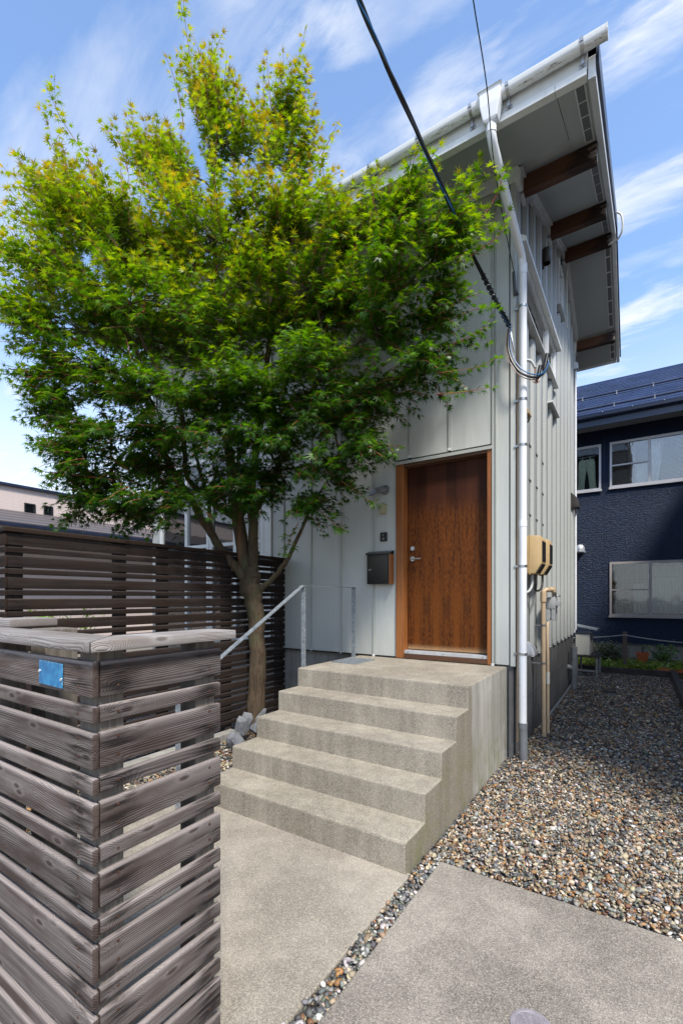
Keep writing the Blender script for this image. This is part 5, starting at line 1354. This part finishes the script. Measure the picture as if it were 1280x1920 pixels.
build('entry_tube', MB().tube(catmull([(-1.0, 4.86, 3.985), (-0.965, 4.88, 4.0), (-0.92, 4.90, 3.985), (-0.885, 4.92, 3.92)], 6), 0.014, 10), 'grey_plastic', cb, smooth=True)
build('tail_wire', MB().tube(catmull([(-0.885, 4.92, 3.92), (-0.89, 4.92, 3.84), (-0.90, 4.91, 3.78), (-0.86, 4.90, 3.755), (-0.84, 4.92, 3.80)], 6), 0.006, 8), 'cable_brown', cb, smooth=True)
tw = thing('phone_wire', 'thin black wire crossing the gutter and dropping to the corner anchor', 'cable', (-1.05, 4.76, 4.82))
build('wire_strand', MB().tube(catmull([(-0.87, 2.657, 5.544), (-0.917, 2.985, 5.527), (-0.97, 3.488, 5.472), (-1.034, 3.924, 5.291), (-1.083, 4.489, 5.16), (-1.048, 4.751, 4.835)], 6), 0.0045, 6), 'cable_black', tw, smooth=True)
build('wire_clamp', MB().tube([(-1.055, 4.75, 4.85), (-1.045, 4.765, 4.62)], 0.014, 8).tube([(-1.05, 4.76, 4.70), (-1.02, 4.78, 4.62)], 0.010, 8), 'dark_bronze', tw, smooth=True)

# ------------------------------------------------------------------ blue neighbour house
bh = thing('house', 'dark blue two storey house behind the garden bed with a ribbed blue roof', 'house', (0, 13.6, 0))
BY = 13.6
openings = [(-1.95, -0.845, 4.382, 5.582), (-0.652, 1.04, 4.40, 5.585), (-0.655, 1.08, 1.115, 2.512)]
# wall around the openings
def wall_grid(x0, x1, z0, z1, ops, y0, y1, mat, par, name='wall'):
    xs = sorted(set([x0, x1] + [v for o in ops for v in o[:2]])); zs = sorted(set([z0, z1] + [v for o in ops for v in o[2:]]))
    m = MB()
    for a, b in zip(xs[:-1], xs[1:]):
        for c, d in zip(zs[:-1], zs[1:]):
            cx, cz = (a + b) / 2, (c + d) / 2
            if any(o[0] < cx < o[1] and o[2] < cz < o[3] for o in ops): continue
            m.add([(a, y0, c), (b, y0, c), (b, y0, d), (a, y0, d)], [(0, 1, 2, 3)])
    for o in ops:
        m.add([(o[0], y0, o[2]), (o[1], y0, o[2]), (o[1], y0, o[3]), (o[0], y0, o[3]), (o[0], y1, o[2]), (o[1], y1, o[2]), (o[1], y1, o[3]), (o[0], y1, o[3])],
              [(0, 1, 5, 4), (1, 2, 6, 5), (2, 3, 7, 6), (3, 0, 4, 7)])
    return build(name, m, mat, par)
wall_grid(-5.0, 6.0, 0.45, 5.965, openings, BY, BY + 0.12, 'blue_siding', bh)
build('inner_wall', MB().box(-4.95, 5.95, BY + 1.2, BY + 5.0, 0.0, 5.9), 'dark_room', bh)
m = MB()
for o in openings:
    m.add([(o[0] - 0.05, BY + 0.13, o[2] - 0.05), (o[1] + 0.05, BY + 0.13, o[2] - 0.05), (o[1] + 0.05, BY + 1.18, o[2] - 0.05), (o[0] - 0.05, BY + 1.18, o[2] - 0.05)], [(0, 1, 2, 3)])
    m.add([(o[0] - 0.05, BY + 0.13, o[3] + 0.05), (o[1] + 0.05, BY + 0.13, o[3] + 0.05), (o[1] + 0.05, BY + 1.18, o[3] + 0.05), (o[0] - 0.05, BY + 1.18, o[3] + 0.05)], [(3, 2, 1, 0)])
build('room_shell', m, 'dark_room', bh)
build('foundation', bx(-4.98, 5.98, BY + 0.015, BY + 0.3, -0.1, 0.445), 'far_concrete', bh)
build('base_flashing', bx(-5.0, 6.0, BY - 0.02, BY + 0.012, 0.43, 0.448), 'navy_metal', bh)
build('wall_joint', bx(-0.786, -0.774, BY - 0.003, BY + 0.003, 0.46, 5.96), 'navy_metal', bh)
def far_window(o, mull, fm, rails=(), pane='glass'):
    a, b, c, d = o
    w = build('window', MB().box(a, a + 0.05, BY - 0.03, BY + 0.06, c, d).box(b - 0.05, b, BY - 0.03, BY + 0.06, c, d).box(a + 0.05, b - 0.05, BY - 0.03, BY + 0.06, c, c + 0.07).box(a + 0.05, b - 0.05, BY - 0.03, BY + 0.06, d - 0.06, d), fm, bh)
    for x in mull: build('window_bar', bx(x - 0.03, x + 0.03, BY - 0.024, BY + 0.05, c + 0.07, d - 0.06), fm, w)
    for (x0, x1, z) in rails: build('window_rail', bx(x0, x1, BY - 0.018, BY + 0.04, z - 0.018, z + 0.018), fm, w)
    build('window_sill', bx(a - 0.02, b + 0.02, BY - 0.05, BY - 0.032, c - 0.02, c + 0.03), fm, w)
    ed = [a + 0.05] + list(mull) + [b - 0.05]
    for x0, x1 in zip(ed[:-1], ed[1:]):
        build('window_pane', bx(x0 + 0.001, x1 - 0.001, BY + 0.012, BY + 0.018, c + 0.07, d - 0.06), pane, w)
    return w
w1 = far_window(openings[0], (), 'window_frame')
w2 = far_window(openings[1], (0.195,), 'window_frame', ((-0.60, 0.165, 4.985),))
w3 = far_window(openings[2], (0.214,), 'window_frame_dull', ((-0.60, 0.18, 1.80),), 'glass_dull')
m = MB()
for i in range(34): 
    z = 4.50 + i * 0.031
    m.hexa([(-0.60, BY + 0.12, z), (-0.10, BY + 0.12, z), (-0.10, BY + 0.14, z + 0.018), (-0.60, BY + 0.14, z + 0.018), (-0.60, BY + 0.12, z + 0.002), (-0.10, BY + 0.12, z + 0.002), (-0.10, BY + 0.14, z + 0.020), (-0.60, BY + 0.14, z + 0.020)])
    m.hexa([(0.43, BY + 0.12, z), (1.0, BY + 0.12, z), (1.0, BY + 0.14, z + 0.018), (0.43, BY + 0.14, z + 0.018), (0.43, BY + 0.12, z + 0.002), (1.0, BY + 0.12, z + 0.002), (1.0, BY + 0.14, z + 0.020), (0.43, BY + 0.14, z + 0.020)])
build('blind', m, 'blind', w2)
def drape(x0, x1, z0, z1, y, amp, n, mat, par, name='curtain', taper=0.0):
    m = MB(); k = n * 6; vs = []
    for j, z in enumerate(np.linspace(z0, z1, 6)):
        for i in range(k + 1):
            u = i / k; sh_ = taper * (1 - (z - z0) / (z1 - z0))
            vs.append((x0 + (x1 - x0 - sh_) * u, y + amp * math.sin(u * n * 2 * math.pi), z))
    fs = [(j * (k + 1) + i, j * (k + 1) + i + 1, (j + 1) * (k + 1) + i + 1, (j + 1) * (k + 1) + i) for j in range(5) for i in range(k)]
    m.add(vs, fs); return build(name, m, mat, par, smooth=True)
drape(0.24, 0.50, 4.48, 5.52, BY + 0.2, 0.025, 5, 'curtain', w2, taper=0.12)
drape(-0.10, 0.16, 4.48, 5.0, BY + 0.25, 0.02, 5, 'curtain', w2)
drape(-0.15, 0.16, 1.2, 1.95, BY + 0.5, 0.03, 5, 'curtain', w3)
drape(0.26, 1.02, 1.2, 2.40, BY + 0.5, 0.03, 11, 'curtain', w3)
m = MB()
for i in range(5): m.box(-0.52 + i * 0.15, -0.51 + i * 0.15, BY + 0.11, BY + 0.116, 1.19, 2.45)
for i in range(5): m.box(0.34 + i * 0.15, 0.35 + i * 0.15, BY + 0.11, BY + 0.116, 1.19, 2.45)
for z in (1.5, 2.1): m.box(-0.60, 1.02, BY + 0.118, BY + 0.124, z, z + 0.01)
build('lattice', m, 'window_frame_dull', w3)
ph = thing('trousers', 'pale green trousers hanging inside the small upper window of the blue house', 'trousers', (-1.2, BY + 0.15, 5.3))
def leg_tube(x_top, x_bot, z0, z1, wt_, wb):
    m = MB(); pts = []; n = 14
    vs = []; 
    for j, u in enumerate(np.linspace(0, 1, 9)):
        cx = x_top + (x_bot - x_top) * u; z = z1 + (z0 - z1) * u; w = wt_ + (wb - wt_) * u
        for k in range(n):
            a = 2 * math.pi * k / n
            vs.append((cx + w * math.cos(a) * (1 + 0.06 * math.sin(7 * u + 2 * a)), BY + 0.09 + 0.035 * math.sin(a) + 0.01 * math.sin(9 * u), z))
    fs = [(j * n + k, j * n + (k + 1) % n, (j + 1) * n + (k + 1) % n, (j + 1) * n + k) for j in range(8) for k in range(n)]
    return m.add(vs, fs)
build('trouser_leg', leg_tube(-1.27, -1.32, 4.46, 5.22, 0.10, 0.075), 'trousers', ph, smooth=True)
build('trouser_leg', leg_tube(-1.10, -1.04, 4.48, 5.22, 0.10, 0.08), 'trousers', ph, smooth=True)
build('waistband', MB().tube([(-1.36, BY + 0.15, 5.24), (-1.02, BY + 0.15, 5.25)], 0.035, 10), 'trousers', ph, smooth=True)
build('clip_hanger', MB().tube([(-1.38, BY + 0.15, 5.33), (-0.98, BY + 0.15, 5.35)], 0.008, 6).box(-1.30, -1.28, BY + 0.13, BY + 0.17, 5.24, 5.34).box(-1.12, -1.10, BY + 0.13, BY + 0.17, 5.25, 5.35), 'pvc_white', ph)
build('soffit', bx(-5.3, 6.3, 12.97, BY - 0.002, 5.955, 5.975), 'grey_soffit', bh)
build('eave_fascia', bx(-5.3, 6.3, 12.93, 12.965, 5.87, 6.07), 'blue_eave', bh)
m = MB().prism([(12.83, 6.135), (12.835, 6.07), (12.87, 6.03), (12.925, 6.03), (12.925, 6.14), (12.915, 6.14), (12.915, 6.045), (12.875, 6.045), (12.85, 6.075), (12.845, 6.135)], 'x', -5.3, 6.3)
build('eave_gutter', m, 'navy_metal', bh)
for i in range(14): build('gutter_clip', bx(-4.5 + i * 0.62, -4.48 + i * 0.62, 12.82, 12.93, 6.1405, 6.16), 'galvanised', bh)
RSL = 0.586
n_course = 19
for i in range(n_course):
    s0_ = i * 0.219; s1_ = s0_ + 0.226
    y0_, y1_ = 12.90 + s0_, 12.90 + s1_
    z0_, z1_ = 6.17 + RSL * s0_, 6.17 + RSL * s1_
    build('roof_course', MB().hexa([(-5.4, y0_, z0_ - 0.004), (6.4, y0_, z0_ - 0.004), (6.4, y1_, z1_ - 0.014), (-5.4, y1_, z1_ - 0.014),
                                  (-5.4, y0_, z0_ + 0.026), (6.4, y0_, z0_ + 0.026), (6.4, y1_, z1_ - 0.001), (-5.4, y1_, z1_ - 0.001)]), 'blue_roof', bh)
ytop = 12.90 + n_course * 0.219; ztop = 6.17 + RSL * n_course * 0.219
build('roof_body', MB().prism([(12.95, 6.09), (ytop, ztop - 0.08), (ytop + 4.2, 6.09)], 'x', -5.38, 6.38), 'blue_roof', bh)
build('ridge_cap', bx(-5.45, 6.45, ytop - 0.02, ytop + 0.15, ztop - 0.02, ztop + 0.03), 'blue_roof', bh)
for s_ in (0.24, 1.70):
    y_, z_ = 12.90 + s_, 6.17 + RSL * s_
    sg = build('snow_guard', MB().tube([(-5.3, y_, z_ + 0.085), (6.3, y_, z_ + 0.085)], 0.022, 8), 'navy_metal', bh, smooth=True)
    for i in range(12): build('guard_bracket', MB().box(-4.7 + i * 0.83, -4.672 + i * 0.83, y_ - 0.02, y_ + 0.06, z_ + 0.01, z_ + 0.12), 'grey_metal', sg)
bv = thing('vent_hood', 'silver vent hood on the dark blue wall', 'vent', (-1.335, BY, 2.9))
build('hood_shell', MB().lathe([(0.115, -0.09), (0.115, 0.0), (0.10, 0.06), (0.06, 0.10), (0.0, 0.115)], (-1.335, BY - 0.02, 2.90), 20, False), 'aluminium', bv, smooth=True)
build('wall_flange', bx(-1.46, -1.21, BY - 0.02, BY - 0.002, 2.785, 2.84), 'aluminium', bv)

# ------------------------------------------------------------------ garden bed
tag(build('garden_soil', bx(-3.5, 5.0, 11.34, BY, -0.1, 0.085), 'soil'), kind='structure')
ke = thing('bed_edging', 'dark timber edging along the front of the garden bed', 'edging', (-0.4, 11.28, 0))
for a, b in ((-3.5, -1.25), (-1.246, 0.55)): build('edging_board', bx(a, b, 11.26, 11.335, -0.05, 0.115), 'kerb_wood', ke, origin=(a, 11.26, 0), bevel=0.006)
k2 = thing('timber_kerb', 'long dark timber kerb beside the grey gravel at the right edge', 'edging', (0.52, 9.5, 0))
for a, b in ((5.0, 7.8), (7.804, 11.25)): build('kerb_board', bx(0.505, 0.60, a, b, -0.05, 0.15), 'kerb_wood', k2, origin=(0.505, a, 0), bevel=0.008)
br_ = thing('brick_edge', 'row of reddish brown bricks beside the end of the timber kerb', 'bricks', (0.5, 11.4, 0.1))
for i in range(4): build('brick', bx(0.30 + i * 0.22, 0.505 + i * 0.22, 11.37, 11.46, 0.086, 0.15), 'terracotta', br_, bevel=0.006)
rp = thing('rope_fence', 'weathered wooden post with a grey rope line in front of the blue house', 'fence', (-0.275, 11.6, 0.08))
for x in (-3.0, -0.275, 2.4): build('fence_post', bx(x - 0.042, x + 0.042, 11.56, 11.645, 0.0, 0.86), 'post_wood', rp, origin=(x, 11.56, 0), bevel=0.005)
for a, b in ((-3.0, -0.275), (-0.275, 2.4)):
    pts = [(a + (b - a) * u, 11.552, 0.795 - 0.12 * (1 - (2 * u - 1) ** 2) + 0.0) for u in np.linspace(0, 1, 14)]
    build('rope', MB().tube(pts, 0.011, 8), 'rope', rp, smooth=True)
simple = np.array([(0, 0, 0), (0.45, 0.26, 0.05), (1.0, 0, -0.08), (0.45, -0.26, 0.05)]); simf = np.array([(0, 1, 2), (0, 2, 3)])
def scatter_leaves(name, n, gen, size, col, par, origin, up=0.7):
    P_ = np.array([gen() for _ in range(n)]); D_ = RNG.normal(0, 1, (n, 3)); D_[:, 2] = D_[:, 2] * 0.5 + 0.2
    N_ = RNG.normal(0, 0.5, (n, 3)) + np.array([0, -0.2, up])
    C_ = np.array(col)[RNG.integers(0, len(col), n)] * RNG.uniform(0.6, 1.35, (n, 1))
    me = leaves_mesh(name, simple, simf, P_, D_, N_, RNG.uniform(size * 0.6, size * 1.3, n), C_, 'plant_leaf', origin)
    return link(name, me, origin, par)
tag(scatter_leaves('ground_cover', 5200, lambda: (RNG.uniform(-1.6, 1.6), 11.36 + abs(RNG.normal(0, 0.65)) % 1.9, 0.09 + abs(RNG.normal(0, 0.05))), 0.07,
    [(0.13, 0.24, 0.03), (0.20, 0.27, 0.04), (0.08, 0.16, 0.03), (0.27, 0.26, 0.06)], None, (0, 0, 0)), kind='stuff')
lv_ = thing('lavender_bush', 'grey green feathery lavender bush left of the rope post', 'shrub', (-0.65, 12.3, 0.08))
stems = MB(); tips = []
for i in range(260):
    a = RNG.uniform(0, 2 * np.pi); l = RNG.uniform(0.2, 0.52); w = RNG.uniform(0.05, 0.85)
    b = np.array([-0.62 + RNG.normal(0, 0.10), 12.3 + RNG.normal(0, 0.1), 0.08]); e = b + np.array([math.cos(a) * w * l * 1.1, math.sin(a) * w * l, l])
    stems.tube([b, (b + e) / 2 + np.array([0, 0, 0.03]), e], [0.004, 0.003, 0.002], 3, False)
    for q in range(9): tips.append(b + (e - b) * RNG.uniform(0.35, 1.02))
tag(build('stems', stems, 'branch_bark', lv_), kind='stuff')
ti = iter(tips)
tag(scatter_leaves('foliage', len(tips), lambda: next(ti) + RNG.normal(0, 0.02, 3), 0.05, [(0.15, 0.19, 0.14), (0.20, 0.23, 0.19), (0.10, 0.14, 0.08)], lv_, (-0.65, 12.3, 0.08)), kind='stuff')
pt = thing('flower_pot', 'square tapered terracotta flower pot on the garden bed', 'flower pot', (0.05, 12.2, 0.085))
pcx, pcy = 0.045, 12.2
build('pot_body', MB().hexa([(pcx - 0.075, pcy - 0.075, 0.12), (pcx + 0.075, pcy - 0.075, 0.12), (pcx + 0.075, pcy + 0.075, 0.12), (pcx - 0.075, pcy + 0.075, 0.12),
    (pcx - 0.115, pcy - 0.115, 0.345), (pcx + 0.115, pcy - 0.115, 0.345), (pcx + 0.115, pcy + 0.115, 0.345), (pcx - 0.115, pcy + 0.115, 0.345)]), 'terracotta', pt, bevel=0.004).rotation_euler = (0, 0, 0)
build('pot_rim', MB().box(pcx - 0.125, pcx + 0.125, pcy - 0.125, pcy - 0.105, 0.335, 0.375).box(pcx - 0.125, pcx + 0.125, pcy + 0.105, pcy + 0.125, 0.335, 0.375).box(pcx - 0.125, pcx - 0.105, pcy - 0.105, pcy + 0.105, 0.335, 0.375).box(pcx + 0.105, pcx + 0.125, pcy - 0.105, pcy + 0.105, 0.335, 0.375), 'terracotta', pt)
build('pot_soil', bx(pcx - 0.104, pcx + 0.104, pcy - 0.104, pcy + 0.104, 0.34, 0.352), 'soil', pt)
def bushy(name, lab, cx, cy, z0, n, hmin, hmax, spread, leafn, size, cols_, cat):
    t_ = thing(name, lab, cat, (cx, cy, z0)); stm = MB(); pts = []
    for i in range(n):
        a = RNG.uniform(0, 2 * np.pi); h = RNG.uniform(hmin, hmax); s = RNG.uniform(0.2, 1) * spread
        b = np.array([cx, cy, z0]); e = b + np.array([math.cos(a) * s, math.sin(a) * s, h]); mid = (b + e) / 2 + np.array([math.cos(a), math.sin(a), 0]) * -0.05
        stm.tube([b, mid, e], [0.007, 0.005, 0.003], 5, False)
        for q in range(leafn):
            u = RNG.uniform(0.3, 1.03); p = b * (1 - u) ** 2 + 2 * mid * u * (1 - u) + e * u * u; pts.append(p + RNG.normal(0, 0.03, 3))
    tag(build('stems', stm, 'branch_bark', t_), kind='stuff'); it = iter(pts)
    tag(scatter_leaves('foliage', len(pts), lambda: next(it), size, cols_, t_, (cx, cy, z0)), kind='stuff')
    return t_
G1 = [(0.08, 0.18, 0.04), (0.12, 0.24, 0.04), (0.05, 0.12, 0.03)]
bushy('rose_bush', 'loose green rose bush with arching stems right of the terracotta pot', 0.44, 12.35, 0.10, 17, 0.2, 0.58, 0.34, 14, 0.075, G1, 'shrub')
bushy('seedling', 'thin seedling with a few leaves growing in the terracotta pot', 0.045, 12.2, 0.35, 4, 0.1, 0.27, 0.12, 4, 0.05, G1, 'plant')
bushy('hedge_shrub', 'small bright green shrub showing between the slats beyond the dark fence', -9.0, 4.2, 0.0, 60, 0.8, 1.5, 0.9, 12, 0.12, [(0.10, 0.20, 0.02), (0.16, 0.24, 0.03)], 'shrub')

# ------------------------------------------------------------------ far pink building on the left
pk = thing('house', 'pale pink tiled building with a dark lean-to roof beyond the dark fence', 'house', (-14, 6, 0))
pops = [(5.66, 5.93, 3.90, 4.18), (6.14, 6.38, 3.92, 4.19)]
m = MB()
ys = sorted([-4, 20] + [v for o in pops for v in o[:2]]); zs = sorted([0, 4.56] + [v for o in pops for v in o[2:]])
for a, b in zip(ys[:-1], ys[1:]):
    for c, d in zip(zs[:-1], zs[1:]):
        if any(o[0] < (a + b) / 2 < o[1] and o[2] < (c + d) / 2 < o[3] for o in pops): continue
        m.add([(-14, a, c), (-14, b, c), (-14, b, d), (-14, a, d)], [(0, 1, 2, 3)])
build('wall', m, 'pink_tile', pk)
build('wall_body', bx(-22, -14.12, -4, 20, 0, 4.5), 'dark_room', pk)
build('parapet_cap', bx(-22, -13.92, -4.1, 20.1, 4.562, 4.63), 'navy_metal', pk)
for o in pops:
    w = build('window', MB().box(-14.05, -13.97, o[0], o[0] + 0.03, o[2], o[3]).box(-14.05, -13.97, o[1] - 0.03, o[1], o[2], o[3]).box(-14.05, -13.97, o[0] + 0.03, o[1] - 0.03, o[2], o[2] + 0.03).box(-14.05, -13.97, o[0] + 0.03, o[1] - 0.03, o[3] - 0.03, o[3]), 'black_plastic', pk)
    build('window_pane', bx(-14.02, -14.012, o[0] + 0.03, o[1] - 0.03, o[2] + 0.03, o[3] - 0.03), 'glass', w)
lr = build('lean_to_roof', MB().prism([(-13.99, 3.87), (-12.9, 3.42), (-12.9, 3.47), (-13.99, 3.93)], 'y', -4, 18), 'dark_tile_roof', pk)
build('eave_gutter', bx(-12.93, -12.82, -4, 18, 3.36, 3.43), 'navy_metal', lr)
build('eave_fascia', bx(-12.99, -12.935, -4, 18, 3.28, 3.41), 'pink_tile', lr)
print('SCENE DONE', len(bpy.data.objects))

# ------------------------------------------------------------------ unseen neighbour house, added to shade the gravel passage
nb = thing('house', 'plain unseen neighbour house added right of the gravel strip to shade it', 'house', (2.35, 7, 0))
NX = 2.35
wall_ops = []
build('wall', bx(NX, NX + 6, 2.6, 12.4, -0.1, 6.2), 'far_concrete', nb)
build('roof', MB().prism([(NX - 0.4, 6.1), (NX + 3, 7.6), (NX + 6.4, 6.1), (NX + 6.4, 6.22), (NX + 3, 7.74), (NX - 0.4, 6.22)], 'y', 2.1, 12.9), 'dark_tile_roof', nb)
for y in (4.4, 8.2):
    for z in (1.0, 3.6):
        w = build('window', MB().box(NX - 0.04, NX + 0.02, y, y + 0.06, z, z + 1.1).box(NX - 0.04, NX + 0.02, y + 1.5, y + 1.56, z, z + 1.1).box(NX - 0.04, NX + 0.02, y + 0.06, y + 1.5, z, z + 0.06).box(NX - 0.04, NX + 0.02, y + 0.06, y + 1.5, z + 1.04, z + 1.1), 'trim_white', nb)
        build('window_pane', bx(NX - 0.012, NX - 0.006, y + 0.06, y + 1.5, z + 0.06, z + 1.04), 'glass_dull', w)
